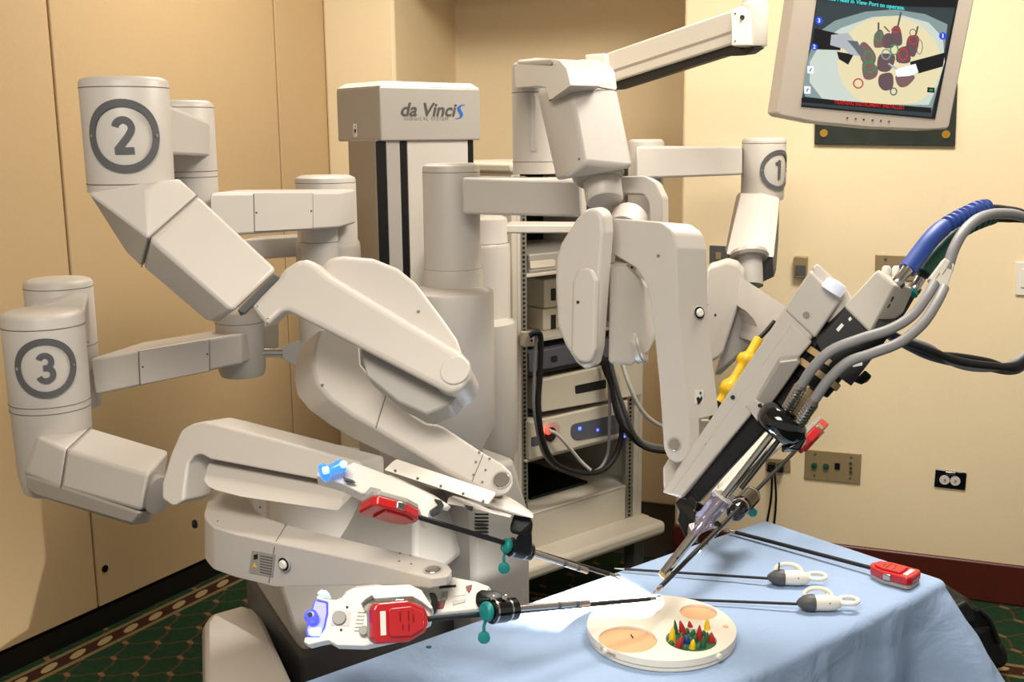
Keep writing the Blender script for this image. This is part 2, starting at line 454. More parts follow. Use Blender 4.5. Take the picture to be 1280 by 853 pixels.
t = fit('wall_plaque', [(1019, 100), (1197, 104), (1194, 183), (1018, 180.5)], mat('green_marble', (34, 40, 30), .18, var=.6, vscale=18, coat=.5), 'dark green marble plaque with brass studs hanging behind the monitor', 'plaque', .014)
for x, y in ((1030, 166.5), (1182.5, 168)): wdot(t, 'brass_stud', x, y, .013, mat('stud_brass', (196, 150, 60), .3, .8), .008, .014)

# ------------------------------------------------------------------ the surgical robot
robot = thing('surgical_robot', 'large beige four-armed surgical robot cart standing behind the blue table', 'robot', (-.25, 2.95, 0))
YAW = R(40)
e1 = V((math.cos(YAW), math.sin(YAW), 0)); e2 = V((-e1.y, e1.x, 0)); nr = V((e1.y, -e1.x, 0)); nl = -e1
def rb(name, bm, m=PLASTIC, bev=.006, parent=robot, **k): return obj(name, bm, m, parent, bev=bev, **k)
def prof_post(T, zt, zb, steps, bm=None, seg=48):
    """steps: (z, r) from the top down"""
    return lathe(T+Z*zt, T+Z*zb, [(zt-z, r) for z, r in steps], bm, seg)
# column and cap
N = P(475, 140, 2.75)
ztop, zbot = on_plane(475, 101, N, nr).z, on_plane(475, 176.5, N, nr).z
def along(p, d, xpx, y=140):                                        # corner on the line p + s d under a pixel column
    r = ray(xpx, y); return isect(V((p.x, p.y, 0)), d, V((0, 0, 0)), V((r.x, r.y, 0)))
N0 = V((N.x, N.y, 0)); NR = along(N0, e1, 600.5); NL = along(N0, e2, 421); NB = NR+(NL-N0)
ch = .02
quad = [N0, NR, NB, NL]; cen = sum(quad, V((0, 0, 0)))/4
ins = [p+(cen-p).normalized()*ch*1.2 for p in quad]
cap = rb('column_cap', hull([p+Z*zbot for p in quad]+[p+Z*(ztop-.014) for p in quad]+[p+Z*ztop for p in ins]), SILVER, .004)
part(cap, 'silver grey cap of the tall column with lettering')
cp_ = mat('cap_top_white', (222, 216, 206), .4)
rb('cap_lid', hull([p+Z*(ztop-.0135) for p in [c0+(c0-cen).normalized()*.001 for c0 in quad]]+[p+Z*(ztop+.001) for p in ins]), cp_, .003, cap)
cf = (on_plane(540, 137, N0, nr))
fn = flat(on_plane(532.5, 137.5, N0, nr), e1, Z, .0012)
hh = .030
tw = on_plane(569, 140, N0, nr)-on_plane(499, 137, N0, nr)
vs_, _ = text2d('da Vinci', 1.0, shear=.25, offset=.02); wd = max(v[0] for v in vs_)-min(v[0] for v in vs_)
szx = tw.length/wd
cc = (on_plane(569, 140, N0, nr)+on_plane(499, 137, N0, nr))/2; cc.z = on_plane(533, 138, N0, nr).z
f0 = flat(cc, e1, Z, .0012)
def letters(s, fn, size, m, parent, name='letter', t=0, outw=None, **k):
    bm0 = text_on(s, lambda u, v: V((u, v, 0)), size, **k)
    left = set(bm0.verts); isl = []
    while left:
        st = [left.pop()]; g = set(st)
        while st:
            for e in st.pop().link_edges:
                for v in e.verts:
                    if v in left: left.discard(v); g.add(v); st.append(v)
        isl.append([min(v.co.x for v in g), max(v.co.x for v in g), g])
    isl.sort(key=lambda a: a[0]); grp = []
    for a in isl:
        if grp and a[0] < grp[-1][1]-.3*(min(a[1]-a[0], grp[-1][1]-grp[-1][0])) and k.get('merge', True) and (a[1]-a[0] < .3*size or grp[-1][1]-grp[-1][0] < .3*size): grp[-1][2] |= a[2]; grp[-1][1] = max(grp[-1][1], a[1])
        else: grp.append([a[0], a[1], set(a[2])])
    for a in grp:
        b = new(); mp = {v: b.verts.new(fn(v.co.x, v.co.y)) for v in a[2]}
        for f in bm0.faces:
            if f.verts[0] in mp: b.faces.new([mp[v] for v in f.verts])
        if t: thicken(b, t, outw)
        rb(name, b, m, 0, parent)
    bm0.free()
letters('da Vinci', lambda u, v: f0(u*szx, v*szx*.86), 1.0, LOGO, cap, shear=.25, offset=.02)
c2 = on_plane(533, 148.5, N0, nr)
f1 = flat(c2, e1, Z, .0012)
rb('lettering', text_on('SURGICAL SYSTEM', lambda u, v: f1(u, v), .0125, spacing=1.42), LOGOS, 0, cap)['kind'] = 'stuff'
c3 = on_plane(575, 140, N0, nr); f2 = flat(c3, e1, Z, .0012)
sw = [(-.016, -.017), (-.004, -.0165), (.006, -.012), (.0085, -.004), (.004, .003), (.001, .009), (.005, .0145), (.017, .018), (.003, .0172), (-.006, .013), (-.0085, .006), (-.003, -.002), (.0, -.008), (-.004, -.0135)]
rb('lettering_accent', poly_on(f2, [(q.x*1.1, q.y*1.08) for q in crom([V((a, b, 0)) for a, b in sw], 4, True)]), LOGOB, 0, cap)
st = on_plane(444.5, 163, N0, nl); fs = flat(st, -e2, Z, .0012)
sk_ = rb('warning_sticker', poly_on(fs, [(-.010, -.017), (.010, -.017), (.010, .017), (-.010, .017)]), STICKER, 0, cap)
fs2 = flat(st, -e2, Z, .0018)
PINCH = [[(-.006, .002), (-.002, .004), (.001, .001), (.005, .006), (.006, .0), (.002, -.006), (-.003, -.010), (-.004, -.004)], [(.0, .012), (.004, .012), (.003, .007), (.001, .007)], [(-.006, -.013), (-.001, -.011), (-.002, -.014)]]
def pinch(f): 
    b = new()
    for p in PINCH: poly_on(f, p, b)
    return b
rb('pinch_symbol', pinch(fs2), INK, 0, cap)
# shaft
SH = N0+e2*.012; S0 = along(SH, e1, 468); S1 = along(SH, e1, 590.5); S2 = along(S0, e2, 433)
zs = .45
rb('column', prism([S0+Z*zs, S1+Z*zs, S1+(S2-S0)+Z*zs, S2+Z*zs], Z*(zbot-zs+.004)), ALU, .004)
colm = robot.children[-1]; colm['label'] = 'aluminium column under the cap'
for name, a, b, m in (('column_slot', 468, 480, BLACK), ('column_rail', 480.5, 497.5, SILVER), ('column_slot', 498, 506, BLACK), ('column_panel', 507, 583, PLASTIC), ('column_slot', 584, 590, BLACK)):
    A_, B_ = along(SH, e1, a), along(SH, e1, b)
    rb(name, prism([A_+Z*zs, B_+Z*zs, B_+nr*.004+Z*zs, A_+nr*.004+Z*zs], Z*(zbot-zs)), m, .001, colm)
# upright setup posts
def post(xc, wp, d, ys, label=None, seam=()):
    """ys: list of (pixel row, pixel diameter)"""
    T, zt, zb = vcyl_px(xc, wp, ys[0][0], ys[-1][0], d)
    n = V((T.x, T.y, 0)).normalized()
    st = []
    for y, w_ in ys: st.append((on_plane(xc, y, T, n).z, w_/2/FPX*d))
    # domed lip
    z0, r0 = st[0]; st = [(z0, r0*.80), (z0-.006, r0*.97), (z0-.012, r0)]+st[1:]
    o = rb('setup_post', prof_post(T, st[0][0], st[-1][0], st), PLASTIC, 0)
    if label: part(o, label)
    for y, w_ in seam:
        z = on_plane(xc, y, T, n).z; rr = w_/2/FPX*d
        rb('seam', lathe(T+Z*(z+.0007), T+Z*(z-.0007), [(0, rr-.002), (.0001, rr+.0004), (.0013, rr+.0004), (.0014, rr-.002)], seg=48), SEAM, 0, o)
    return o, T
post(565, 71, 2.62, [(204, 71), (333, 71), (336, 73), (345, 76), (362, 76), (362.5, 76)], 'upright post of the camera arm', [(335, 72), (215, 71)])
post(562, 112, 2.62, [(361, 104), (363, 110), (366, 113), (530, 113), (560, 80), (600, 80)])
post(411.5, 74, 2.68, [(219, 74), (300, 74), (303, 78), (309, 80), (470, 80)], 'upright post of the number two arm', [(302, 76), (228, 74)])
post(402, 132, 2.72, [(585, 118), (589, 130), (760, 132)])
post(602, 66, 2.9, [(270, 66), (302, 66), (304, 69), (308, 72), (402, 72)], None, [(303, 68)])
post(602, 90, 2.9, [(400, 84), (402, 90), (560, 90), (580, 70), (620, 70)])
# base
B0 = P(592, 690, 2.62); B0 = V((B0.x, B0.y, 0)); B1 = along(B0, e1, 661); B3 = B0+e2*.42
zt = .80
base = rb('base', hull([p+Z*.12 for p in (B0, B1, B1+e2*.42, B3)]+[p+Z*.66 for p in (B0, B1, B1+e2*.42, B3)]+[p+Z*zt for p in (B0+e2*.05+e1*.03, B1+e2*.05-e1*.01, B1+e2*.4, B3)]), PLASTIC2, .015)
part(base, 'wide grey base of the robot cart')
for k in range(7):
    q = on_plane(601.5, 643+k*4.4, B0, nr)
    rb('vent_slat', box(q+nr*.002, (.040, .006, .0035), e1*.9+Z*-.22, nr), CAVITY, 0, base)
hb = [P(306, 600, 2.8), P(318, 730, 2.72), P(376, 818, 2.5), P(520, 740, 2.45), P(520, 640, 2.55)]
rb('base_cover', hull(hb+[p+V((.15, .35, 0)) for p in hb]), PLASTIC2, .012)
hb = [P(306, 715, 2.80), P(318, 735, 2.74), P(376, 822, 2.53), P(500, 760, 2.5), P(540, 735, 2.6)]
hb2 = [V((p.x, p.y, .1)) for p in hb]
rb('base_shade_skirt', hull(hb+hb2+[p+V((.2, .45, 0)) for p in hb+hb2]), DARKG, .01)  # dark colour stands in for shade in the recess below the cover
fo = [(-.21, 0), (-.10, .03), (.02, .0), (.06, -.15), (.05, -.45), (-.05, -.50), (-.16, -.48), (-.20, -.3)]
q = P(303, 757, 2.83); lo = V((q.x, q.y, 0))
zf = q.z
ft = [(q.x+a+.03, q.y+b) for a, b in fo]
fp = [(252, 781), (262, 768), (303, 757), (325, 762), (360, 840), (400, 930), (340, 985), (255, 960)]
fpl = (q, V((0, 0, 1)))
tops = [on_z(x, y, zf) for x, y in fillet(fp, 14)]
mid = sum(tops, V((0, 0, 0)))/len(tops)
rb('base_foot', hull([p+(mid-p).normalized()*.03+Z*.012 for p in tops]+[p-Z*.014 for p in tops]+[V((p.x, p.y, .05)) for p in tops]), PLASTIC, .01)
rb('base_foot', hull([V((p.x+.28, p.y+.12, 0))+Z*.3 for p in tops]+[V((p.x+.28, p.y+.12, .05)) for p in tops]), PLASTIC, .01)
for x, y in ((mid.x, mid.y), (B1.x, B1.y+.2), (B3.x+.05, B3.y), (B0.x-.05, B0.y+.05)):
    rb('caster', cyl(V((x-.02, y, .06)), V((x+.02, y, .06)), .06, c=.006), RUBBER, 0)

# ---- helpers for the arms
def link(name, quadpx, dl, dr, back, arm, m=PLASTIC, bev=.01):
    """box link: front face quad TL,TR,BR,BL in pixels with left/right depth, swept along back"""
    ds = (dl, dr, dr, dl); f = [P(x, y, d) for (x, y), d in zip(quadpx, ds)]
    return rb(name, prism(f, V(back)), m, bev, arm)
def panel_seam(quadpx, pl, arm, dots=()):
    pl = (pl[0], pl[1]); n = pl[1]
    f = px((pl[0]+n*.0015, n), quadpx); c = sum(f, V((0, 0, 0)))/4
    o = rb('access_panel', prism(f, -n*.004), PLASTIC, .0008, arm)
    rb('panel_seam', prism([p+(p-c).normalized()*.0022-n*.0011 for p in f], -n*.004), SEAM, 0, arm)
    for x, y in dots: rb('screw', disc_at((pl[0]+n*.0015, n), x, y, .0022, .0008, seg=10), DARKST, 0, arm)
def screws(pl, pts, r, arm, h=.0012, m=SCREW, name='screw'):
    for x, y in pts: rb(name, disc_at(pl, x, y, r, h, seg=12), m, 0, arm)
def seamline(pts3, arm, r=.0009): return rb('seam', tube(pts3, r, seg=6, smooth=False), SEAM, 0, arm)
def badge(arm, T, rad, az, zc, Rr, s, size):
    """ring and numeral wrapped on a drum: az is the compass angle of the badge"""
    def fn(e):
        return lambda u, v: V((T.x+(rad+e)*math.sin(az+u/rad), T.y-(rad+e)*math.cos(az+u/rad), zc+v))
    outw = lambda p: V((p.x-T.x, p.y-T.y, 0)).normalized()
    rb('badge_ring', thicken(ring_on(fn(.0004), 0, 0, Rr, Rr*.80), .003, outw), BADGE, 0, arm)
    def stroke(pts, w_):
        q = [V((a, b_, 0)) for a, b_ in pts]; L_, R2 = [], []
        for i in range(len(q)):
            d = (q[min(i+1, len(q)-1)]-q[max(i-1, 0)]).normalized(); n = V((-d.y, d.x, 0))
            L_.append(q[i]+n*w_/2); R2.append(q[i]-n*w_/2)
        bb = new(); f = fn(.0006); a_ = [bb.verts.new(f(p.x, p.y)) for p in L_]; c_ = [bb.verts.new(f(p.x, p.y)) for p in R2]
        for i in range(len(q)-1): bb.faces.new((a_[i], a_[i+1], c_[i+1], c_[i]))
        return bb
    arc = lambda cx, cy, rx, ry, a0, a1, n=16: [(cx+rx*math.cos(R(a0+(a1-a0)*k/n)), cy+ry*math.sin(R(a0+(a1-a0)*k/n))) for k in range(n+1)]
    h = size*.385; w_ = size*.145
    shapes = {'1': [[(-h*.42, h*.62), (-h*.16, h*.74), (h*.12, h)], [(h*.06, h), (h*.06, 0), (h*.06, -h)]],
              '2': [arc(0, h*.44, h*.44, h*.46, 168, -28)+[(h*.18, -h*.1), (-h*.40, -h*.80)], [(-h*.52, -h*.83), (0, -h*.83), (h*.52, -h*.83)]],
              '3': [arc(-h*.02, h*.44, h*.40, h*.44, 158, -88), arc(-h*.02, -h*.42, h*.46, h*.46, 90, -158), [(-h*.16, h*.01), (h*.05, h*.01)]]}[s]
    bn_ = new(); parts_ = [stroke(p, w_) for p in shapes]
    for k, pb_0 in enumerate(parts_):
        thicken(pb_0, .0012+.0001*k, outw); tmp = bpy.data.meshes.new('n'); pb_0.to_mesh(tmp); pb_0.free(); bn_.from_mesh(tmp); bpy.data.meshes.remove(tmp)
    rb('badge_numeral', bn_, BADGE, 0, arm)
    for k in (-1, 1):
        a = az+k*Rr*.9/rad; q = V((T.x+rad*math.sin(a), T.y-rad*math.cos(a), zc)); n = V((math.sin(a), -math.cos(a), 0))
        rb('screw', cyl(q, q+n*.0045, .0035, seg=12), CHROME, 0, arm)
def drum(name, xc, d, ys, arm=robot, seams=(), m=PLASTIC, dome=True):
    T, a, b = vcyl_px(xc, ys[0][1], ys[0][0], ys[-1][0], d); n = V((T.x, T.y, 0)).normalized()
    st = [(on_plane(xc, y, T, n).z, w_/2/FPX*d) for y, w_ in ys]
    z0, r0 = st[0]
    if dome: st = [(z0, r0*.82), (z0-.004, r0*.95), (z0-.010, r0)]+st[1:]
    o = rb(name, prof_post(T, st[0][0], st[-1][0], st), m, 0, arm)
    sp_ = o if arm is robot else arm
    for y, w_ in seams:
        z = on_plane(xc, y, T, n).z; rr = w_/2/FPX*d
        rb('seam', lathe(T+Z*(z+.0008), T+Z*(z-.0008), [(0, rr-.002), (.0001, rr+.0004), (.0015, rr+.0004), (.0016, rr-.002)], seg=48), SEAM, 0, sp_)
    return o, T, n

# ---- arm number two (front left)
A2, T2, n2 = drum('robotic_arm', 159.5, 2.0, [(97, 107), (239, 105)], robot, [(110.5, 107), (229, 106)])
part(A2, 'number two arm hanging at upper left')
z2 = on_plane(155, 170, T2, n2).z; r2 = 107/2/FPX*2.0
azc = math.atan2(-T2.x, T2.y)       # towards the camera
badge(A2, T2, r2, azc-R(5), z2, .0645, '2', .082)
drum('rear_drum', 229, 2.26, [(126, 84), (320, 83)], A2, [(135, 84), (214, 83.5), (221, 83.5)])
hh2 = [P(205, 134, 2.02), P(213, 133, 2.02), P(262, 153, 2.17), P(262, 196, 2.17), P(213, 193, 2.02), P(205, 193, 2.02)]
rb('bridge_block', hull(hh2+[p+V((-.03, .10, 0)) for p in hh2]), PLASTIC, .008, A2)
link('setup_link', [(262, 241), (424, 239.5), (424, 285.5), (262, 297)], 2.2, 2.48, (.02, .13, 0), A2, bev=.006)
panel_seam([(318, 243), (391, 242.5), (391, 285.8), (319, 289.5)], pl3((262, 241, 2.2), (424, 239.5, 2.48), (262, 297, 2.2)), A2, ((320.5, 266), (389, 264)))
drum('link_joint', 400, 2.56, [(284, 46), (352, 46)], A2, [(302, 46)], dome=False)
link('lower_link', [(300, 300), (376, 295.5), (376, 321), (300, 326)], 2.6, 2.68, (.02, .1, 0), A2, bev=.004)
# elbow block
lit = [(112, 240), (184, 237), (200, 226), (226, 223.5), (246.5, 244), (185.5, 298)]
f = [P(112, 240, 1.93), P(184, 238, 1.91), P(202, 226, 1.93), P(224, 223.5, 1.96), P(246.5, 244, 1.95), P(185.5, 298, 1.88), P(112, 243, 1.92)]
g = [P(156, 283, 1.97), P(160, 318, 1.98), P(177, 334, 1.96), P(214, 232, 2.10), P(118, 245, 2.08), P(236, 250, 2.08)]
rb('elbow_head', hull(f+g), PLASTIC, .006, A2)
f = [P(247.3, 244.6, 1.948), P(347.5, 338, 1.90), P(291.5, 390, 1.83), P(186.3, 298.7, 1.878)]
g = [P(177.5, 334.5, 1.955), P(257, 402, 1.93), P(271, 405, 1.90), P(335, 340, 2.02), P(237, 251, 2.08)]
rb('elbow_link', hull(f+g), PLASTIC, .009, A2)
seamline([P(247, 244.2, 1.947), P(186, 298.2, 1.876), P(177, 334, 1.953)], A2, .0011)
rb('joint_plate', hull([P(343, 341, 1.89), P(296, 388, 1.83), P(306, 394, 1.84), P(353, 348, 1.9), P(300, 396, 1.9), P(345, 350, 1.96)]), DARKG, .003, A2)
# upper beam with shield, motor block and lower link
pb = pl3((345, 360, 1.86), (575, 465, 1.72), (400, 420, 1.80))
bpts = [(312, 384), (346, 350), (354, 337), (371, 326), (384, 324), (397, 331), (412, 344), (440, 361), (574, 441), (587, 455), (589, 474), (579, 489), (561, 494), (411, 416), (381, 401), (356, 388), (333, 409)]
rb('upper_beam', plate(pb, bpts, .06, r=[4, 4, 14, 16, 14, 16, 20, 0, 0, 12, 14, 14, 12, 0, 16, 12, 6], vec=V((.0, .065, -.012)), seg=7), PLASTIC, .012, A2, seg=4, clamp=False)
ps = (pb[0]-pb[1]*.03, pb[1])
spts = [(402, 356), (405, 340), (411, 329), (420, 324), (434, 322), (470, 325), (500, 337), (523, 356), (556, 400), (574, 426), (582, 450), (583, 485), (540, 470), (450, 420)]
rb('shield', plate(ps, spts, .03, r=16, vec=V((-.012, .03, 0)), seg=7), PLASTIC, .008, A2, seg=4, clamp=False)
rb('beam_end_cap', disc_at((pb[0], pb[1]), 569, 464, 19/FPX*1.73, .003, c=.0015, seg=36), PLASTIC, 0, A2)
q = on_plane(566, 470, *ps); rb('pivot_drum', cyl(q-pb[1]*.06, q+pb[1]*.012, .031, c=.006, seg=40), PLASTIC, 0, A2)
screws(ps, [(523, 390)], .003, A2, .001)
f = [(450, 436), (458, 470), (497, 502), (533, 518), (562, 506), (575, 490), (500, 430)]
pm = (pb[0]-pb[1]*.045, pb[1])
rb('motor_block', plate(pm, f, .05, r=4), PLASTIC2, .006, A2)  # greyer than the beam: its shade is put into the colour
pw = pl3((400, 470, 1.95), (627, 600, 1.74), (470, 460, 1.93))
wpts = [(400, 412), (394, 432), (391, 459), (396, 480), (412, 499), (440, 519), (470, 536), (560, 590), (602, 613), (622, 621), (636, 618), (643, 606), (642, 592), (630, 580), (600, 562), (556, 533), (547, 529.5), (535, 529), (519, 519), (483, 492), (452, 455), (450, 420), (430, 405)]
vw = P(375, 478, 2.04)-P(400, 462, 1.95)
th = []
ff = px(pw, wpts, [6, 0, 26, 0, 26, 0, 0, 0, 0, 8, 14, 14, 14, 14, 0, 8, 8, 8, 8, 8, 6, 6, 6], 7); bk = []
for p in ff:
    k = max(0, min(1, ((P(627, 600, 1.74)-p).length-.03)/.22)); bk.append(p+vw*(.35+.65*k))
rb('lower_link', prism(ff, vw, back=bk), PLASTIC, .009, A2, seg=4)
fwd = lambda x, y: on_plane(x, y, pw[0]+pw[1]*.0006, pw[1])
seamline([fwd(483, 493), fwd(476, 515), fwd(470, 535)], A2)
seamline([fwd(604, 568), fwd(590, 602)], A2, .0006)
screws(pw, [(599, 566), (612, 574), (595, 578), (607, 588), (592, 594), (603, 603)], .0022, A2, .001)
rb('pivot_button', disc_at(pw, 627, 600.5, .0135, .003, c=.001), CHROME, 0, A2)
rb('pivot_ring', disc_at(pw, 627, 600.5, .0165, .0015), PLASTIC2, 0, A2)
screws(pw, [(403, 482), (481, 491.5)], .003, A2, .001)
q = P(463, 551, 1.925); nn = (EYEP-q).normalized(); nn = (nn+V((-.6, 0, -.5))).normalized()
rb('clutch_button', cyl(q-nn*.01, q+nn*.006, .010, c=.002), PLASTIC2, 0, A2)

# ---- arm number three (lower left)
A3, T3, n3 = drum('robotic_arm', 62.5, 2.25, [(387, 97), (510, 95), (512, 94), (590, 90), (612, 80)], robot, [(405, 97.4), (500, 95.6), (508, 95.4)])
part(A3, 'number three arm hanging at lower left')
r3 = 97/2/FPX*2.25; az3 = math.atan2(-T3.x, T3.y)
badge(A3, T3, r3, az3-R(2), on_plane(59, 451, T3, n3).z, .0605, '3', .077)
drum('rear_drum', 79, 2.42, [(348, 81), (508, 80)], A3, [(358, 81), (430, 80.5)])
hb = [P(36, 385, 2.3), P(44, 368, 2.36), P(80, 362, 2.36), P(111, 366, 2.36), P(106, 388, 2.28), P(104, 430, 2.28), P(113, 430, 2.38), P(40, 420, 2.36)]
rb('bridge_block', hull(hb), PLASTIC, .006, A3)
link('setup_link', [(112, 448.5), (302, 417), (302, 455.5), (118, 495)], 2.36, 2.56, (.05, .19, 0), A3, bev=.006)
panel_seam([(174, 440), (261.6, 425.5), (261.6, 464), (176, 481)], pl3((112, 448.5, 2.36), (302, 417, 2.56), (118, 495, 2.36)), A3, ((178.5, 459), (259, 443)))
drum('link_joint', 301, 2.64, [(388, 58), (400, 60), (462, 58), (469, 52)], A3, [(402, 60)])
rb('connecting_rod', cyl(P(326, 441, 2.64), P(352, 441, 2.66), .011), CHROME, 0, A3)
rb('rod_bracket', prism([P(350, 434, 2.66), P(376, 424, 2.68), P(376, 462, 2.68), P(350, 448, 2.66)], V((.03, .06, 0))), PLASTIC2, .003, A3)
# elbow of arm three
a, b, c, d_, e, g = (84, 562.6), (114, 534), (211, 562.6), (186, 592), (176, 640), (76, 611)
rb('elbow_link', hull([P(*a, 2.13), P(*b, 2.26), P(*c, 2.12), P(*d_, 2.0), P(*e, 2.0), P(*g, 2.13), P(203, 630, 2.15), P(100, 600, 2.3)]), PLASTIC, .008, A3)
rb('elbow_head', hull([P(47, 546, 2.17), P(84, 562.6, 2.13), P(76, 611, 2.13), P(31, 592, 2.19), P(112, 534, 2.26), P(112, 600, 2.3), P(35, 548, 2.3), P(28, 590, 2.3)]), PLASTIC, .008, A3)
seamline([P(114, 533.6, 2.258), P(83.5, 562.6, 2.127), P(75.5, 611, 2.127)], A3, .0011)
rb('grey_cover', hull([P(31, 593, 2.19), P(76, 612, 2.128), P(176, 640.5, 1.998), P(165, 657, 2.02), P(47, 622, 2.18), P(33, 612, 2.2), P(200, 634, 2.15), P(185, 655, 2.1), P(60, 600, 2.3)]), SILVER, .006, A3)
q0, q1 = P(186, 614, 2.06), P(214, 626, 2.03)
rb('joint_ring', lathe(q0, q1, [(0, .040), (.008, .042), (.012, .042), (.013, .036), (.03, .036), (.031, .033)], seg=40), SILVER, 0, A3)
py_ = pl3((215, 600, 1.96), (448, 590, 1.84), (240, 530, 2.0))
ypts = [(202, 624), (202, 605), (213, 568), (226, 538), (240, 530), (254, 527), (274, 531.5), (450, 578), (450, 610), (262, 574.5), (250, 568), (241, 571), (235, 580), (231, 606), (229, 626), (216, 634)]
rb('upper_beam', plate(py_, ypts, .06, r=[6, 0, 0, 14, 18, 18, 10, 6, 6, 8, 12, 12, 10, 0, 6, 8], vec=V((.035, .06, -.008)), seg=7), PLASTIC, .009, A3, seg=4)
p2 = pl3((262, 600, 1.93), (428, 630, 1.82), (300, 590, 1.94))
rb('shield', plate(p2, [(261, 578), (255, 601), (260, 608), (269, 612.5), (301, 621), (424, 639), (428, 621), (419, 611)], .1, r=5, vec=V((.03, .1, .012))), PLASTIC, .006, A3, seg=4)
pt3 = pl3((264, 612, 2.06), (254, 645, 1.93), (550, 714, 1.66))
tpts = [(264, 612), (303, 620), (311, 624), (318, 637), (335, 648), (358, 656), (480, 686), (545, 701), (560, 706), (566, 714), (559, 721), (538, 723.5), (480, 708), (344, 679), (294, 668), (266, 659), (254, 646)]
ff = px(pt3, tpts, [6, 3, 4, 10, 10, 10, 0, 0, 8, 8, 8, 8, 0, 0, 12, 14, 12], 7); dn = -pt3[1]
tipq = on_plane(550, 714, *pt3); bk = []
for p in ff:
    k = max(0, min(1, ((tipq-p).length-.02)/.27)); bk.append(p+dn*(.014+.066*k)+V((-.008*k, 0, 0)))
L3o = rb('lower_link', prism(ff, dn, back=bk), PLASTIC, .014, A3, seg=3)
fa_, fb_ = on_plane(294, 668, *pt3), on_plane(344, 679, *pt3); fcn = (fb_-fa_).cross(dn*.08+V((-.008, 0, 0))).normalized()
fcn = fcn if fcn.dot(EYEP-fb_) > 0 else -fcn
pfr = (fb_+fcn*.0006, fcn)
STK = mat('sticker_silver', (150, 146, 138), .4)
rb('warning_label', plate((pfr[0]+fcn*.0006, fcn), [(315, 688.5), (344, 694), (341, 722), (311, 716)], .003), STK, 0, A3)
lb_ = new()
for k in range(7):
    a_, b_ = on_plane(325, 695+k*3.4, pfr[0]+fcn*.001, fcn), on_plane(341-k*.3, 698+k*3.4, pfr[0]+fcn*.001, fcn); beam(a_, b_, .0012, .0006, fcn.cross(b_-a_), lb_)
stuff(rb('label_print', lb_, DARKG, 0, A3))
rb('label_symbol', plate((pfr[0]+fcn*.001, fcn), [(317, 694), (322, 693), (322, 699), (317, 700)], .002), INK, 0, A3); rb('label_triangle', plate((pfr[0]+fcn*.001, fcn), [(318, 704), (321, 710), (315, 709)], .002), YELLOW, 0, A3)
rb('clutch_ring', disc_at(pfr, 356, 705, .0135, .003, c=.001), PLASTIC2, 0, A3); rb('clutch_recess', disc_at(pfr, 356, 705, .011, .0036), BLACK, 0, A3); rb('clutch_button', disc_at(pfr, 356, 705, .0078, .008, c=.002), WHITEP, 0, A3)
seamline([on_plane(358, 656, pt3[0]+pt3[1]*.0004, pt3[1]), on_plane(345, 677, pt3[0]+pt3[1]*.0004, pt3[1])], A3, .0007); seamline([on_plane(343, 684, *pfr), on_plane(336, 729, *pfr)], A3, .0007)
rb('side_knob', cyl(P(246, 655, 1.97), P(241, 656, 1.97), .008, c=.002), BLACK, 0, A3)
ptt = (pt3[0]+pt3[1]*.0008, pt3[1])
rb('pivot_button', disc_at(pt3, 541, 713, .0125, .002, c=.001), CHROME, 0, A3)
rb('pivot_ring', disc_at(pt3, 541, 713, .0155, .001), PLASTIC2, 0, A3)
screws(pt3, [(500, 692), (513, 695), (499, 702), (514, 705.5), (325, 634), (272, 652), (357, 657)], .0018, A3, .001)

# ---- camera arm (centre)
A4c = link('robotic_arm', [(577, 222), (727, 225), (727, 272), (577, 268)], 2.5, 2.36, (.02, .13, 0), robot, bev=.007)
A4 = A4c; part(A4, 'camera arm in the middle holding the endoscope')
drum('upright_drum', 668, 2.52, [(78, 56), (217, 55)], A4, [(116, 56), (202, 55)])
q4, n4 = pl3((643, 90, 2.36), (707, 90, 2.14), (645, 109, 2.36))
rb('label_plate', plate(pln((667, 160, 2.465), -2), [(663, 118), (670, 118), (670.5, 189), (663.5, 189)], .006, r=3), PLASTIC, .001, A4)
for y in (123, 177): rb('screw', cyl(P(667, y, 2.47), P(667, y, 2.462), .0016, seg=10), GOLD, 0, A4)
ca = [(643, 80), (646, 77), (691, 73.5), (700, 76), (708, 85), (713.5, 106.5), (686.5, 126), (682.5, 109), (672, 107.5), (644, 109.5)]
pc = pl3((645, 90, 2.44), (708, 90, 2.10), (684, 122, 2.13))
rb('bracket', plate(pc, ca, .06, r=3, vec=V((.06, .05, 0))), PLASTIC, .008, A4)
rb('top_cap', hull([P(646, 77, 2.46), P(691, 73, 2.2), P(672, 72, 2.52), P(648, 75, 2.5), P(690, 82, 2.2), P(650, 84, 2.45), P(684, 84, 2.5)]), PLASTIC, .004, A4)
# wrist block
pb4 = pl3((713.5, 106.5, 2.095), (731.5, 204, 2.03), (686.5, 126, 2.14))
f = [(686.5, 126.5), (713.3, 109.5), (731.6, 204), (704.6, 224)]
F3 = px(pb4, f)
bkx = [P(672, 130, 2.22), P(696, 226, 2.2)]
side = [P(716, 108, 2.09), P(771, 113.5, 2.12), P(790.5, 209.5, 2.06), P(733, 203, 2.028)]
rear = [P(765, 110, 2.3), P(785, 205, 2.25)]
rb('wrist_block', hull(px(pb4, [(684.6, 112), (711.6, 95)])+[F3[3], F3[2], P(767.5, 98, 2.125), side[2], P(671, 116, 2.22), bkx[1], P(763, 95, 2.29), rear[1]]), PLASTIC, .008, A4)
tp = [(700.6, 78), (725, 73.5), (748, 75.5), (764, 81.5), (769.5, 91), (773, 113)]
rb('wrist_head', hull([P(713.3, 108.6, 2.094), P(772, 112.6, 2.118), P(765, 109, 2.3), P(705, 108, 2.24), P(701, 78, 2.20), P(725, 73.5, 2.22), P(748, 75.5, 2.22), P(764, 82, 2.17), P(769.5, 91, 2.15), P(709, 86, 2.12), P(760, 84, 2.3)]), PLASTIC, .010, A4, seg=3)
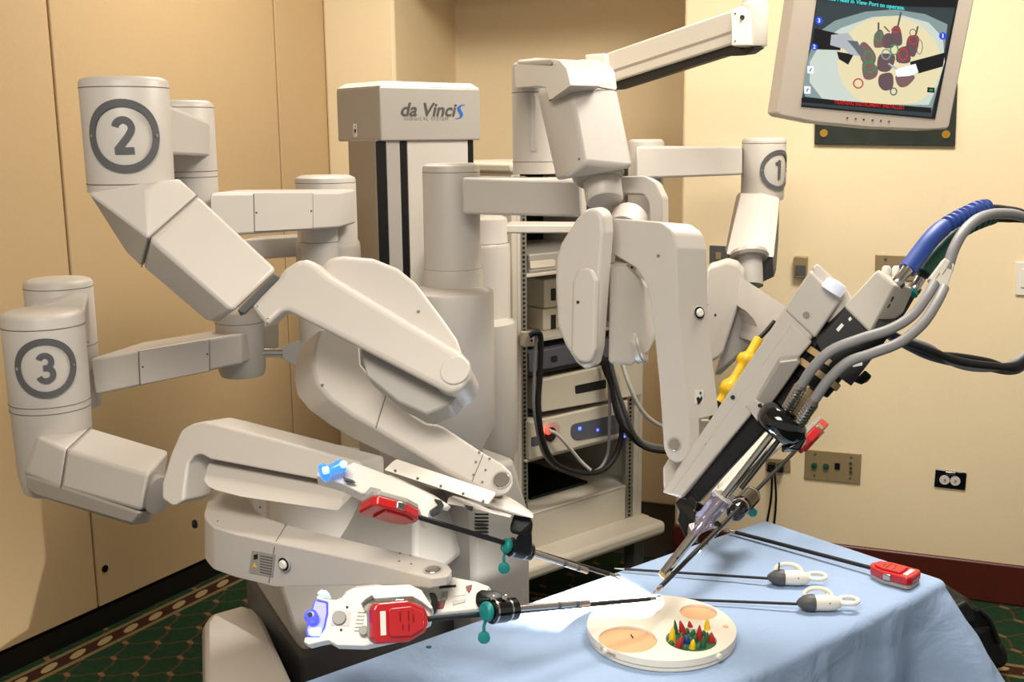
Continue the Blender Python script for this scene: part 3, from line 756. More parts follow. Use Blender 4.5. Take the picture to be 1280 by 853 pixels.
seamline([P(686.5, 126, 2.138), P(713.4, 108.6, 2.092), P(742, 108, 2.1), P(771.5, 113.3, 2.117)], A4, .0011)
screws(pb4, [(724, 199)], .0022, A4, .001)
ja, jb = P(755, 206, 2.13), P(757, 250, 2.11)
rb('joint_ring', lathe(P(747, 214, 2.13), P(750, 236, 2.12), [(0, .05), (.006, .052), (.012, .05), (.014, .045), (.02, .044)], seg=40), SILVER, 0, A4)
rb('joint_neck', lathe(P(752, 222, 2.14), P(756, 252, 2.12), [(0, .038), (.05, .037), (.054, .034)], seg=40), PLASTIC, 0, A4)
yk = [(750, 232), (757, 221), (806, 219.5), (819, 227), (828, 246), (828.5, 300), (812, 300), (811.5, 255), (805, 242.5), (777, 242), (752, 248)]
rb('yoke', plate(pln((790, 240, 2.14), -18, 5), yk, .07, r=[4, 6, 12, 14, 14, 3, 3, 8, 8, 8, 4], seg=6), PLASTIC, .006, A4, seg=3)
rb('pivot_drum', lathe(P(780, 290, 2.10), P(792, 262, 2.16), [(0, .036), (.05, .036), (.055, .03)], seg=36), PLASTIC, 0, A4)
rb('pivot_socket', lathe(P(776, 292, 2.09), P(790, 264, 2.14), [(0, .022), (.052, .022)], seg=30), BLACK, 0, A4)
# shield of the camera arm
shp = [(692.7, 352.5), (694, 324), (699.7, 304.7), (719.4, 273.8), (730, 262.5), (741, 259.5), (750, 263.5), (754.5, 271), (756, 291), (751, 352.5), (745, 437), (740, 459), (730.6, 463), (719.4, 455), (705, 432), (695.5, 409)]
psh = pl3((694, 350, 2.02), (750, 350, 1.98), (730, 460, 1.98))
rb('shield', plate(psh, shp, .03, r=14, vec=V((.022, .035, 0)), seg=7), PLASTIC, .009, A4, seg=4, clamp=False)
rb('shield_boss', plate((psh[0]+psh[1]*.012, psh[1]), [(713, 440), (715, 352), (722, 336), (731, 333), (741, 337), (746, 350), (744, 437), (738, 452), (722, 452)], .014, r=9, seg=7), PLASTIC, .006, A4, seg=4, clamp=False)
screws((psh[0]+psh[1]*.012, psh[1]), [(722.5, 378)], .003, A4, .001, INK)
rb('motor_block', hull([P(762, 333, 2.04), P(785, 331, 2.06), P(800, 345, 2.06), P(760, 455, 2.03), P(790, 459, 2.05), P(811, 442, 2.07), P(815, 420, 2.08), P(809, 405, 2.08), P(770, 340, 2.14), P(800, 350, 2.18), P(812, 430, 2.16), P(765, 450, 2.1), P(824, 370, 2.16), P(826, 410, 2.16)]), PLASTIC, .008, A4)
rb('motor_ring', lathe(P(792, 434, 2.08), P(803, 431, 2.075), [(0, .034), (.006, .036), (.012, .036), (.014, .034), (.018, .034), (.02, .03)], seg=36), SILVER, 0, A4)
# upper arm
pu = pl3((764, 300, 2.06), (858, 420, 1.98), (840, 570, 2.0))
upl = [(764.4, 273), (826, 278), (841, 289), (846, 310), (847.5, 380), (850, 420), (857, 481), (861.2, 519.5), (861.4, 524), (861.6, 566), (854, 577), (844.5, 579), (835, 574.5), (829, 561), (827.5, 537), (823.5, 480), (817.6, 420), (815, 400), (812, 372), (806, 353), (796, 336), (764.4, 317)]
rr_ = [3, 14, 18, 16, 0, 0, 0, 0, 0, 12, 10, 10, 10, 8, 0, 0, 0, 0, 0, 6, 8, 3]
uv = P(888, 420, 2.02)-P(850, 420, 1.985)
uf = px(pu, upl, rr_, 7)
bk = []
for p in uf:
    k = 1.0 if p.z > on_plane(861.3, 522, *pu).z else .35
    bk.append(p+uv*k)
rb('upper_arm', prism(uf, uv, back=bk), PLASTIC, .008, A4, seg=4)
nside = uv.cross(on_plane(850, 420, *pu)-on_plane(857, 481, *pu)).normalized(); nside = nside if nside.dot(EYEP-P(870, 420, 2)) > 0 else -nside
pside = (on_plane(850, 420, *pu)+nside*.0008, nside)
def ons(x, y): return on_plane(x, y, *pside)
rb('clutch_ring', disc_at(pside, 873, 391.5, .0135, .003, c=.001), PLASTIC2, 0, A4); rb('clutch_recess', disc_at(pside, 873, 391.5, .0115, .0034), BLACK, 0, A4)
rb('clutch_button', disc_at(pside, 873, 391.5, .0078, .008, c=.002), WHITEP, 0, A4)
fst = flat(ons(873.5, 499), uv, Z, .001); sg = 1 if True else -1
rb('warning_sticker', poly_on(fst, [(-.0105, -.018), (.0105, -.018), (.0105, .018), (-.0105, .018)]), STICKER, 0, A4)
fst2 = flat(ons(873.5, 499), uv, Z, .0018); rb('pinch_symbol', pinch(lambda a, b: fst2(a*1.2, b*1.15)), INK, 0, A4)
rb('pivot_button', disc_at(pu, 843, 556, .011, .003, c=.001), CHROME, 0, A4); rb('pivot_ring', disc_at(pu, 843, 556, .014, .0015), PLASTIC2, 0, A4)
screws(pu, [(823, 320)], .003, A4, .001)
seamline([ons(849, 380), ons(886, 381)], A4, .0007)
rb('rail_bracket', hull([P(865, 524, 2.03), P(888, 524, 2.05), P(888, 565, 2.06), P(862, 590, 2.04), P(840, 612, 2.03), P(829, 612, 2.03), P(828, 585, 2.03), P(845, 578, 2.03), P(880, 530, 2.1), P(840, 600, 2.1)]), PLASTIC, .006, A4)
# slide rail for the scope
rq = [(826, 616), (1013, 336), (1052, 373), (851, 622)]
rf = [P(826, 616, 1.99), P(1013, 336, 1.86), P(1054, 374, 1.84), P(852, 624, 1.97)]
rn = (rf[1]-rf[0]).cross(rf[3]-rf[0]).normalized(); rn = rn if rn.dot(EYEP-rf[0]) > 0 else -rn
rb('slide_rail', prism(rf, -rn*.035), PLASTIC, .006, A4, seg=3)
rdir = (rf[1]-rf[0]).normalized(); rsd = (rf[3]-rf[0]); rsd = (rsd-rdir*rsd.dot(rdir)).normalized()
if rsd.x < 0: rsd = -rsd
Ln = (rf[2]-rf[3]).length
rw_ = (rf[3]-rf[0]); rw1 = (rf[2]-rf[1])
rb('rail_cover', prism([rf[0]+rw_*.42+rdir*.004+rn*.004, rf[1]+rw1*.36-rdir*.09+rn*.004, rf[2]-rw1*.03-rdir*.09+rn*.004, rf[3]-rw_*.04+rdir*.004+rn*.004], -rn*.008), PLASTIC, .003, A4)
rb('rail_head', prism([rf[1]+rw1*.04-rdir*.082+rn*.005, rf[1]+rw1*.04-rdir*.002+rn*.005, rf[2]-rw1*.02-rdir*.002+rn*.005, rf[2]-rw1*.02-rdir*.082+rn*.005], -rn*.01), PLASTIC, .004, A4)
bs = [rf[3]+rdir*.01, rf[2]-rdir*.075]
rb('rail_slot', prism([bs[0]-rn*.012-rsd*.01, bs[1]-rn*.012-rsd*.01, bs[1]-rn*.012+rsd*.040, bs[0]-rn*.012+rsd*.026], -rn*.02), BLACK, .002, A4)
rb('rail_end_cap', hull([rf[1]+rdir*.001-rn*.002, rf[2]+rdir*.001-rn*.002, rf[1]-rn*.033, rf[2]-rn*.033, rf[1]+rdir*.014-rn*.012, rf[2]+rdir*.014-rn*.012, rf[2]-rdir*.07-rn*.012+rsd*.022, rf[2]-rn*.012+rsd*.022, rf[2]-rn*.033+rsd*.022, rf[2]-rdir*.07-rn*.033+rsd*.02]), PLASTIC, .005, A4, seg=3)
q = P(1044, 357, 1.835)
rb('indicator_lamp', lathe(q-rdir*.012, q+rdir*.016, [(0, .019), (.014, .019), (.019, .016), (.021, .006)], seg=24), mat('clear_white_lamp', (215, 220, 228), .08, coat=1, emit=(225, 235, 255), estr=.25), 0, A4)
prl = (rf[0], rn)
screws(prl, [(884, 557), (975, 462), (916, 497)], .004, A4, .001, INK); screws(prl, [(1008, 394)], .006, A4, .002, CHROME)
# carriage on the rail
pcar = pl3((944, 501, 1.90), (974, 452, 1.86), (1000, 452, 1.85))
rb('carriage_pad', plate(pcar, [(943, 503), (974, 452), (997, 449), (1001, 454), (966, 504), (950, 508)], .02, r=3), SILVER, .004, A4)
pcb = pl3((932, 507, 1.91), (942, 499, 1.90), (948, 528, 1.90))
rb('carriage', plate(pcb, [(931, 507), (942, 498), (962, 513), (956, 530), (947, 528)], .05, r=2), PLASTIC, .004, A4)
screws(pcb, [(950, 507)], .0035, A4, .002, INK)
# arm that reaches down to the cannula
pk = pl3((845, 630, 1.98), (868, 625, 1.96), (860, 670, 1.94))
rb('cannula_mount', plate(pk, [(843, 628), (862, 613), (872, 627), (868.5, 639), (874, 652), (862, 660), (864, 675), (857, 674), (846, 650), (849, 640)], .03, r=4), GLOSSB, .004, A4)
rb('mount_clip', hull([P(860, 655, 1.93), P(874, 651, 1.93), P(868, 676, 1.92), P(858, 676, 1.93), P(866, 660, 1.96), P(868, 670, 1.96)]), CHROME, .002, A4)

# ---- arm number one (behind, right)
A1, T1, n1 = drum('robotic_arm', 954, 3.3, [(172, 54), (246, 53), (250, 50)], robot, [(179, 54)])
part(A1, 'number one arm hanging at the back right')
az1 = math.atan2(-T1.x, T1.y); r1 = 54/2/FPX*3.3
badge(A1, T1, r1, az1+R(44), on_plane(970, 212, T1, n1).z, .0600, '1', .072)
link('setup_link', [(795, 183), (928, 183), (928, 219), (795, 224)], 3.1, 3.26, (.02, .13, 0), A1, bev=.007)
drum('rear_drum', 807, 3.3, [(174, 44), (292, 43)], A1)
link('lower_setup_link', [(628, 281), (790, 282), (790, 292), (628, 292)], 2.86, 3.1, (.02, .12, 0), A1, bev=.004)
eb = [P(922, 248, 3.27), P(926, 243, 3.25), P(953, 242, 3.22), P(974, 248, 3.2), P(975, 252, 3.2), P(967, 322, 3.1), P(908, 318, 3.13), P(915, 282, 3.2), P(940, 318, 3.09), P(950, 248, 3.2), P(945, 285, 3.14)]
rb('elbow_link', hull(eb+[p+V((.02, .12, 0)) for p in eb]), PLASTIC, .03, A1, seg=5)
rb('joint_plate', hull([P(974, 258, 3.21), P(973, 300, 3.18), P(968, 346, 3.15), P(951, 354, 3.14), P(908, 321, 3.14), P(966, 324, 3.11), P(970, 340, 3.25), P(940, 350, 3.2)]), DARKG, .004, A1)
rb('joint_ring', lathe(P(936, 316, 3.1), P(938, 340, 3.08), [(0, .052), (.012, .056), (.02, .05)], seg=36), SILVER, 0, A1)
rb('joint_neck', lathe(P(937, 322, 3.1), P(938, 358, 3.08), [(0, .036), (.085, .036)], seg=36), PLASTIC2, 0, A1)
ps1 = pl3((890, 340, 2.9), (928, 345, 2.98), (893, 450, 2.9))
rb('shield', plate(ps1, [(884, 334), (909, 326.5), (922, 330), (930, 340), (931.5, 352), (924, 381), (904, 442), (898, 449), (889, 453.5), (880, 453), (878, 390)], .05, r=9, vec=V((.02, .09, 0)), seg=6), PLASTIC, .010, A1, seg=4, clamp=False)
screws(ps1, [(894, 394)], .004, A1, .001, INK)
py1 = pl3((931, 353, 2.96), (983, 384, 2.86), (944, 430, 2.9))
rb('yoke', plate(py1, [(924, 345), (983, 384), (968, 402), (946, 432), (949, 420), (947, 409), (943, 400), (934, 390), (920, 381)], .07, r=3, vec=V((-.03, .09, .0))), PLASTIC, .008, A1, seg=3)
rb('motor_block', hull([P(922, 384, 2.99), P(944, 428, 2.98), P(928, 420, 3.0), P(903, 456, 3.0), P(893, 470, 3.0), P(938, 395, 2.98), P(912, 400, 3.08), P(900, 470, 3.06)]), PLASTIC2, .006, A1)
pl1 = pl3((930, 560, 2.62), (945, 430, 2.8), (905, 550, 2.66))
rb('lower_link', plate(pl1, [(960, 500), (938, 578), (930, 588), (917, 590), (906, 582), (903, 570), (912, 545), (940, 470)], .05, r=6, vec=V((-.02, .06, -.02))), PLASTIC, .006, A1, seg=3)
rb('pivot_button', disc_at(pl1, 920, 553, .022, .004, c=.001), CHROME, 0, A1)
rb('pivot_drum', lathe(P(920, 568, 2.66), P(903, 590, 2.68), [(0, .05), (.04, .05), (.045, .04)], seg=30), PLASTIC2, 0, A1)
rb('slide_rail', beam(P(898, 620, 2.26), P(992, 508, 2.52), .034, .022, V((.5, -.6, .3))), WHITEP, .004, A1)
rb('rail_slot', beam(P(906, 622, 2.25), P(985, 528, 2.48), .012, .010, V((.5, -.6, .3))), DARKST, .002, A1)
rb('rail_tip', hull([P(896, 606, 2.27), P(908, 600, 2.28), P(914, 612, 2.26), P(900, 628, 2.25), P(905, 610, 2.3)]), PLASTIC, .003, A1)
rb('instrument_carriage', beam(P(960, 566, 2.38), P(1012, 512, 2.54), .05, .022, V((.6, .2, .5))), PLASTIC, .006, A1)
rb('cannula_mount', hull([P(905, 622, 2.24), P(918, 618, 2.25), P(932, 628, 2.2), P(925, 642, 2.18), P(908, 634, 2.22), P(915, 628, 2.28)]), DARKG, .004, A1)
yc = [P(948, 424, 2.82), P(936, 445, 2.8), P(925, 462, 2.78), P(910, 488, 2.76), P(899, 504, 2.75)]
rb('cable_guard', tube(yc, lambda t: .013+.012*math.exp(-((t-.34)/.09)**4)+.012*math.exp(-((t-.74)/.09)**4)), YELLOW, 0, A1, seg=2)
rb('guard_cable', tube([P(968, 402, 2.84), P(958, 414, 2.83), P(948, 424, 2.82)], .006), BLACK, 0, A1)
rb('guard_cable', tube([P(899, 504, 2.75), P(892, 520, 2.74), P(880, 545, 2.73)], .008), BLACK, 0, A1)

# ------------------------------------------------------------------ equipment cart behind the robot
C0 = P(641, 450, 3.38); C0 = V((C0.x, C0.y, 0)); C1 = along(C0, e1, 803, 560)
CWid = (C1-C0).length; CD = .52
cart = thing('equipment_cart', 'beige equipment rack cart on a broad base, full of video units, behind the robot', 'cart', (C0+C1)/2+e2*CD/2)
def cpt(x, y, off=0): return on_plane(x, y, C0+nr*off, nr)
def crt(name, bm, m=CART, bev=.003, parent=cart, **k): return obj(name, bm, m, parent, bev=bev, **k)
def slab(p, q, z0, z1, dep, off=0, bm=None):
    """upright block: front edge p->q in plan, z0..z1, going back dep"""
    p, q = V((p.x, p.y, 0))+nr*off, V((q.x, q.y, 0))+nr*off
    return prism([p+Z*z0, q+Z*z0, q+Z*z1, p+Z*z1], e2*dep, bm)
zt_ = cpt(641, 204).z; zlow = cpt(666, 691, .0).z
LX, RX = along(C0, e1, 660, 500), along(C0, e1, 783, 560)
crt('side_panel', slab(C0, C0+e1*.02, zlow-.05, zt_-.03, CD)); crt('side_panel', slab(C1-e1*.02, C1, zlow-.05, zt_-.03, CD))
crt('top_panel', slab(C0-e1*.01, C1+e1*.01, zt_-.03, zt_, CD+.01, .01), CART, .008)
crt('back_panel', slab(C0+e1*.02+e2*(CD-.02), C1-e1*.02+e2*(CD-.02), zlow-.05, zt_-.03, .015), CAVITY)
pl_, pr_ = along(C0, e1, 652, 450), along(C0, e1, 792, 600)
crt('front_frame', slab(C0+e1*.02, pl_, zlow-.03, zt_-.03, .02)); crt('front_frame', slab(pr_, C1-e1*.02, zlow-.03, zt_-.03, .02))
rl = crt('rack_rail', slab(pl_, LX, zlow, zt_-.04, .02, -.002), RAIL, .001); rr2 = crt('rack_rail', slab(RX, pr_, zlow, zt_-.04, .02, -.002), RAIL, .001)
for rail_, a, b in ((rl, pl_, LX), (rr2, RX, pr_)):
    hb_ = new(); c = (a+b)/2; n_ = 0
    for k in range(95):
        z = zlow+.02+k*.0145
        if z > zt_-.06: break
        box(c+Z*z+nr*-.0015, (.008, .003, .008), e1, nr, hb_)
    o = crt('rail_holes', hb_, CAVITY, 0, rail_); stuff(o)
zsh = cpt(663, 643).z
crt('lower_panel', slab(LX-e1*.0, RX, zlow-.03, zsh-.002, .02, -.002), CART)
crt('shelf', slab(C0+e1*.02, C1-e1*.02, zsh-.012, zsh, CD-.03, -.002), CART)
bz0, bz1 = cpt(832, 668, .11).z, cpt(832, 656, .11).z
bl, br_ = along(C0+nr*.11, e1, 600, 700), along(C0+nr*.11, e1, 833, 662)
crt('base', prism([bl+Z*bz0, br_+Z*bz0, br_+e2*(CD+.2)+Z*bz0, bl+e2*(CD+.2)+Z*bz0], Z*(bz1-bz0+.012)), CART, .016, seg=3)
crt('plinth', slab(C0-e1*.02, C1+e1*.02, bz1, zlow+.004, CD, .02), CART, .006)
for p in (bl+e1*.08+e2*.08, br_-e1*.08+e2*.08, br_-e1*.08+e2*(CD+.1), bl+e1*.08+e2*(CD+.1)):
    crt('caster', cyl(p-e1*.02+Z*.05, p+e1*.02+Z*.05, .05, c=.005), RUBBER, 0)
    crt('caster_fork', box(p+Z*(.05+bz0)/2+Z*.03, (.05, .05, max(.02, bz0-.05)), e1, e2), DARKG, .003)
zs1 = cpt(661, 344).z
crt('shelf', slab(LX-e1*.02, RX+e1*.02, zs1-.008, zs1, CD-.06, -.004), CART, .001)
zs2 = cpt(662, 428).z
crt('shelf', slab(LX-e1*.02, RX+e1*.02, zs2-.012, zs2, CD-.06, -.03), CART, .001)
zs3 = cpt(662, 573).z
crt('shelf', slab(LX-e1*.02, RX+e1*.02, zs3-.008, zs3, CD-.06, .01), CART, .001)
zs4 = cpt(676, 516.5).z
crt('shelf', slab(LX-e1*.02, RX+e1*.02, zs4-.006, zs4, CD-.06, -.02), CAVITY, .001)
br2 = crt('cable_bracket', plate((C0+nr*.03, nr), [(655, 415), (665, 415), (668, 419), (668, 433), (655, 434)], .02, r=2), CART, .001)
crt('bracket_hole', disc_at((C0+nr*.03, nr), 664.5, 426, .004, .001), CAVITY, 0, br2)
lv = new()
for k in range(6):
    q = cpt(741, 566+k*8.5, -.34); box(q, (.07, .006, .010), e1, nr, lv)
    q = cpt(768, 560+k*8.5, -.34); box(q, (.05, .006, .010), e1, nr, lv)
stuff(crt('rear_louvers', lv, RAIL, 0))
def unit(name, label, cat, xl, xr, yt, yb, dep, off, m, bev=.004, zfloor=None):
    pl0 = (C0+nr*off, nr)
    a, b = on_plane(xl, yt, *pl0), on_plane(xl, yb, *pl0); c = on_plane(xr, yt, *pl0)
    z0 = b.z if zfloor is None else zfloor
    root = thing(name, label, cat, V((a.x, a.y, z0)))
    obj('case', slab(a, c, z0, a.z, dep, 0), m, root, bev=bev)
    return root, pl0
def on_unit(root, name, pl0, pts, t, m, r=2, bev=.0006):
    return obj(name, plate((pl0[0]+pl0[1]*t, pl0[1]), pts, t+.002, r=r), m, root, bev=bev)
CREAM = mat('cream_case', (214, 205, 186), .45, var=.02); LEDB = mat('blue_led', (60, 70, 255), .3, emit=(40, 60, 255), estr=9); LEDR = mat('red_led', (255, 40, 30), .3, emit=(255, 30, 20), estr=9)
PANELG = mat('panel_slate', (92, 94, 104), .35)
t, p0 = unit('printer', 'silver slim unit on the upper rack shelf', 'device', 662, 770, 318, 335, .36, -.03, SILVER, .006, zs1)
on_unit(t, 'front_strip', p0, [(663, 327), (694, 324.5), (694, 333), (663, 336)], .003, CREAM)
t, p0 = unit('camera_controller', 'cream control box stacked on another, upper of the pair in the rack', 'device', 680, 752, 350, 385.5, .25, -.12, CREAM, .004, cpt(680, 386, -.12).z)
on_unit(t, 'socket', p0, [(689, 361), (695, 360.5), (695, 376), (689, 376.5)], .002, INK)
t, p0 = unit('camera_controller', 'cream control box standing on the rack shelf, lower of the pair', 'device', 679, 752, 387, 420, .25, -.12, CREAM, .004, zs2)
obj('socket', plate((p0[0]+nr*.002, nr), [(689, 394), (695, 393.5), (695, 411), (689, 412)], .004), INK, t)
t, p0 = unit('power_unit', 'slate grey unit below the control boxes in the rack', 'device', 661, 772, 441, 464, .4, -.012, PANELG, .003, cpt(661, 466, -.012).z)
on_unit(t, 'switch', p0, [(690, 446), (697, 444.5), (697, 452), (690, 453.5)], .004, INK)
crt('unit_support', slab(LX-e1*.02, RX+e1*.02, cpt(661, 466, -.012).z-.012, cpt(661, 466, -.012).z, .4, -.012), CAVITY, .001)
t, p0 = unit('recorder', 'cream recorder with a dark slot across its wide front', 'device', 676, 781, 475, 515.5, .42, -.004, CREAM, .003, zs4)
p0 = (C0+nr*.026, nr)
obj('face_plate', plate(p0, [(676, 476), (803, 447), (803, 494), (677, 516)], .02), CREAM, t, bev=.004)
on_unit(t, 'tape_slot', p0, [(719, 482.5), (758, 474.5), (758, 485.5), (719.5, 493)], .0015, INK)
t, p0 = unit('light_source', 'cream illuminator with red glowing socket and blue lights on slate panel', 'device', 662, 785, 528, 571, .38, .02, CREAM, .006, zs3)
on_unit(t, 'control_panel', p0, [(714, 531), (778, 517), (778, 541), (720, 551), (714, 545)], .003, PANELG, r=9)
ringm = mat('socket_pink', (206, 170, 158), .4)
obj('socket_ring', disc_at((p0[0], nr), 690, 540, .033, .003, seg=32), ringm, t); obj('socket', disc_at((p0[0], nr), 687.5, 543, .024, .005, seg=32), INK, t)
obj('red_lamp', disc_at((p0[0], nr), 683.4, 539, .010, .010, seg=20), LEDR, t)
for x, y, r_ in ((723.7, 535.7, .0062), (746, 537.5, .0045), (780, 546, .003)): obj('blue_lamp', disc_at((p0[0], nr), x, y, r_, .005, seg=16), LEDB, t)
on_unit(t, 'display', p0, [(664.5, 547), (674, 545), (674, 557), (664.5, 559)], .002, PANELG)
t, p0 = unit('black_unit', 'low black unit lying on the bottom shelf of the rack', 'device', 664, 735, 622, 634, .3, -.10, BLACK, .004, zsh)
def cable(name, pts, r, m, label, cat='cable', group=None):
    o = obj(name, tube(pts, r), m, org=V(pts[0])); tag(o, label, cat, group); return o
def cp(x, y, off): return cpt(x, y, off)
cable('cable', [cp(662, 420, .045), cp(671, 416, .06), cp(676, 424, .06), cp(675, 470, .06), cp(673, 510, .06), cp(680, 555, .06), cp(698, 582, .06), cp(735, 592, .06), cp(760, 583, .06), cp(775, 555, .06), cp(776, 520, .06), cp(768, 490, .06), cp(756, 462, .05), cp(752, 445, .04)], .009, RUBBER, 'thick black cable looping across the front of the rack')
cable('cable', [cp(662, 418, .04), cp(669, 417, .045), cp(670, 424, .05), cp(668, 470, .05), cp(668, 515, .05), cp(680, 568, .045), cp(706, 588, .05), cp(742, 590, .045), cp(758, 572, .04), cp(762, 535, .06), cp(761, 480, .05), cp(757, 450, .03)], .0055, GREYCAB, 'grey cable hanging in a long loop beside the thick black one')
cable('cable', [cp(686, 539, .045), cp(696, 543, .05), cp(712, 560, .05), cp(725, 576, .05), cp(738, 588, .06)], .006, LGREYCAB, 'pale cable running down from the red glowing socket')
cable('cable', [cp(778, 455, .06), cp(786, 480, .09), cp(800, 510, .10), cp(818, 528, .1), cp(845, 540, .1)], .0075, LGREYCAB, 'white cable hanging at the right side of the rack')
for k in range(3):
    dx, dy = (0, -6, 5)[k], (0, 6, 4)[k]
    cable('cable', [cp(760+dx*.5, 450, .07+.012*k), cp(768+dx*.6, 485, .08+.012*k), cp(778+dx, 518+dy*.5, .09+.012*k), cp(792+dx*.5, 543+dy*.7, .09+.012*k), cp(812, 556+dy, .09+.012*k), cp(845, 560+dy, .09+.012*k)], .008, (GREYCAB, RUBBER, DARKG)[k], ('grey', 'black', 'charcoal')[k]+' cable of the bundle curving right out of the rack')

# ------------------------------------------------------------------ monitor arm and monitor
ma = thing('monitor_stand', 'white spring arm stand rising from the equipment cart to the monitor', 'monitor stand', V((*P(745, 200, 3.62).xy, zt_)))
def mo(name, bm, m=WHITEP, bev=.004, parent=ma, **k): return obj(name, bm, m, parent, bev=bev, **k)
q = P(745, 200, 3.62)
mo('post', cyl(V((q.x, q.y, zt_)), V((q.x, q.y, P(745, 84, 3.6).z)), .035, c=.004), bev=0)
hb = [P(731, 68, 3.58), P(757, 66, 3.5), P(763, 70, 3.5), P(763, 108, 3.5), P(735, 108, 3.56)]
mo('elbow_hub', hull(hb+[p+V((.03, .12, 0)) for p in hb]), WHITEP, .008)
pa = pl3((760, 66, 3.5), (915, 12, 2.95), (769, 103, 3.49))
mo('spring_arm', plate(pa, [(757, 66.5), (915, 12), (917, 55), (765, 103)], .06, vec=V((.03, .06, 0))), WHITEP, .006)
gp = (pa[0]+pa[1]*.0006, pa[1])
mo('arm_groove', plate(gp, [(764, 88), (914, 38.5), (914, 42), (764, 91.5)], .003), SILVER, 0)
mo('arm_cable', plate((pa[0]-pa[1]*.01, pa[1]), [(768, 103), (905, 58), (915, 57), (926, 62), (940, 58), (946, 60), (934, 68), (920, 70), (905, 70), (770, 113)], .03, r=2), RUBBER, .004)
ph = pl3((913, 12, 2.93), (935, 12, 2.90), (913, 58, 2.93))
mo('hub_block', plate(ph, [(913, 12), (925, 8), (938, 8), (938, 57), (914, 57.5)], .07, vec=V((.04, .06, 0))), WHITEP, .004)
T_, za, zb_ = vcyl_px(943, 34, -20, 60, 2.93)
mo('swivel', lathe(T_+Z*(P(943, 58, 2.93).z), T_+Z*2.1, [(0, .034), (.004, .037), (P(943, 6, 2.93).z-P(943, 58, 2.93).z, .037), (P(943, 5, 2.93).z-P(943, 58, 2.93).z, .033), (.22, .033)]), bev=0)
screws(ph, [(919, 17), (919, 51.5)], .003, ma, .001)
mo('lock_screw', disc_at(ph, 928.5, 22, .006, .006, seg=12), INK, 0)
mo('upper_arm', tube([T_+Z*2.06, T_+Z*2.10, P(990, -60, 2.75), P(1090, -70, 2.62), P(1102, -40, 2.58), P(1100, 30, 2.57)], .022), bev=0)

pm_ = pl3((1001.6, 133.6, 2.42), (1169, 149, 2.50), (1021, 0, 2.385))
mon = thing('monitor', 'beige flat monitor tilted on its arm, showing a surgical training view', 'monitor', P(1095, 75, 2.48))
bez = [(971, 141), (992, 0), (996, -32), (1001, -36), (1221, -30), (1224, -26), (1218, 0), (1187, 158), (1184, 161.5), (1160, 163), (1090, 160.5), (1018, 153.5), (976, 145)]
MBZ = mat('monitor_beige', (206, 192, 176), .45)
def mn(name, bm, m=MBZ, bev=0, parent=mon, **k): return obj(name, bm, m, parent, bev=bev, **k)
casing = mn('casing', plate(pm_, bez, .05), MBZ, .006, seg=3)
mn('back_housing', plate((pm_[0]-pm_[1]*.045, pm_[1]), [(1010, 120), (1025, -10), (1190, -5), (1165, 140)], .05, r=12), MBZ, .01)
scr = [(1001.6, 133.6), (1169, 149), (1198, 0), (1200.5, -12), (1023, -14), (1021, 0)]
FRM = mat('screen_border', (22, 20, 22), .3)
mn('screen', plate((pm_[0]+pm_[1]*.0012, pm_[1]), scr, .003), FRM)
def em(name, rgb, s=.85): return mat(name, tuple(v*.25 for v in rgb), .4, emit=rgb, estr=s)
SCL = {k: em('screen_'+k, c) for k, c in dict(dim=(46, 58, 62), plate=(128, 148, 146), cream=(222, 210, 168), pale=(196, 206, 196), shade=(84, 84, 74), black=(8, 8, 12), steel=(170, 175, 180), steel2=(92, 98, 104), green=(40, 140, 84), red=(186, 52, 52), mauve=(118, 88, 88), mauve2=(96, 74, 80), cyan=(60, 220, 220), redtxt=(200, 24, 20), blue=(36, 70, 220), white=(235, 240, 245), pink=(150, 104, 92)).items()}
def cxy(a, b): return (950+a/4.2655, b/4.265)
def sc_poly(name, pts, m, lay, r=0):
    pts = [cxy(a, b) for a, b in pts]
    n = pm_[1]; f = [on_plane(x, y, pm_[0]+n*(.0014+.0004*lay), n) for x, y in pts]
    b = new(); b.faces.new([b.verts.new(p) for p in f]); return mn(name, b, m, 0, screen)
screen = [o for o in mon.children if o.name.startswith('screen')][0]
def sc_ring(name, cx, cy, rx, ry, w_, m, lay):
    n = pm_[1]; fn = lambda u, v: on_plane(*cxy(u, v), pm_[0]+n*(.0014+.0004*lay), n)
    return mn(name, ring_on(fn, cx, cy, rx, rx-w_, n=28, ro2=ry, ri2=ry-w_), m, 0, screen)
sc_poly('picture', [(222, 560), (915, 625), (1040, 40), (1042, -25), (318, -30), (305, 0)], SCL['dim'], 1)
sc_poly('tray_picture', [p for p in ellipse(690, 330, 400, 300, 40, .05) if 1] and [(240, 515), (232, 470), (250, 330), (300, 180), (400, 110), (560, 62), (720, 50), (880, 75), (1000, 130), (985, 250), (960, 420), (915, 590), (600, 560)], SCL['plate'], 2)
SMO = lambda p: [(q.x, q.y) for q in crom([V((a, b, 0)) for a, b in p], 6, True)]
sc_poly('tray_picture', [(330, 525), (265, 440), (265, 330), (330, 220), (430, 150), (600, 90), (760, 82), (900, 120), (975, 200), (985, 330), (950, 450), (900, 560), (600, 556)], SCL['pale'], 3)
sc_poly('tray_picture', [(x, min(y, 556)) for x, y in ellipse(690, 335, 278, 248, 40, .06)], SCL['cream'], 4)
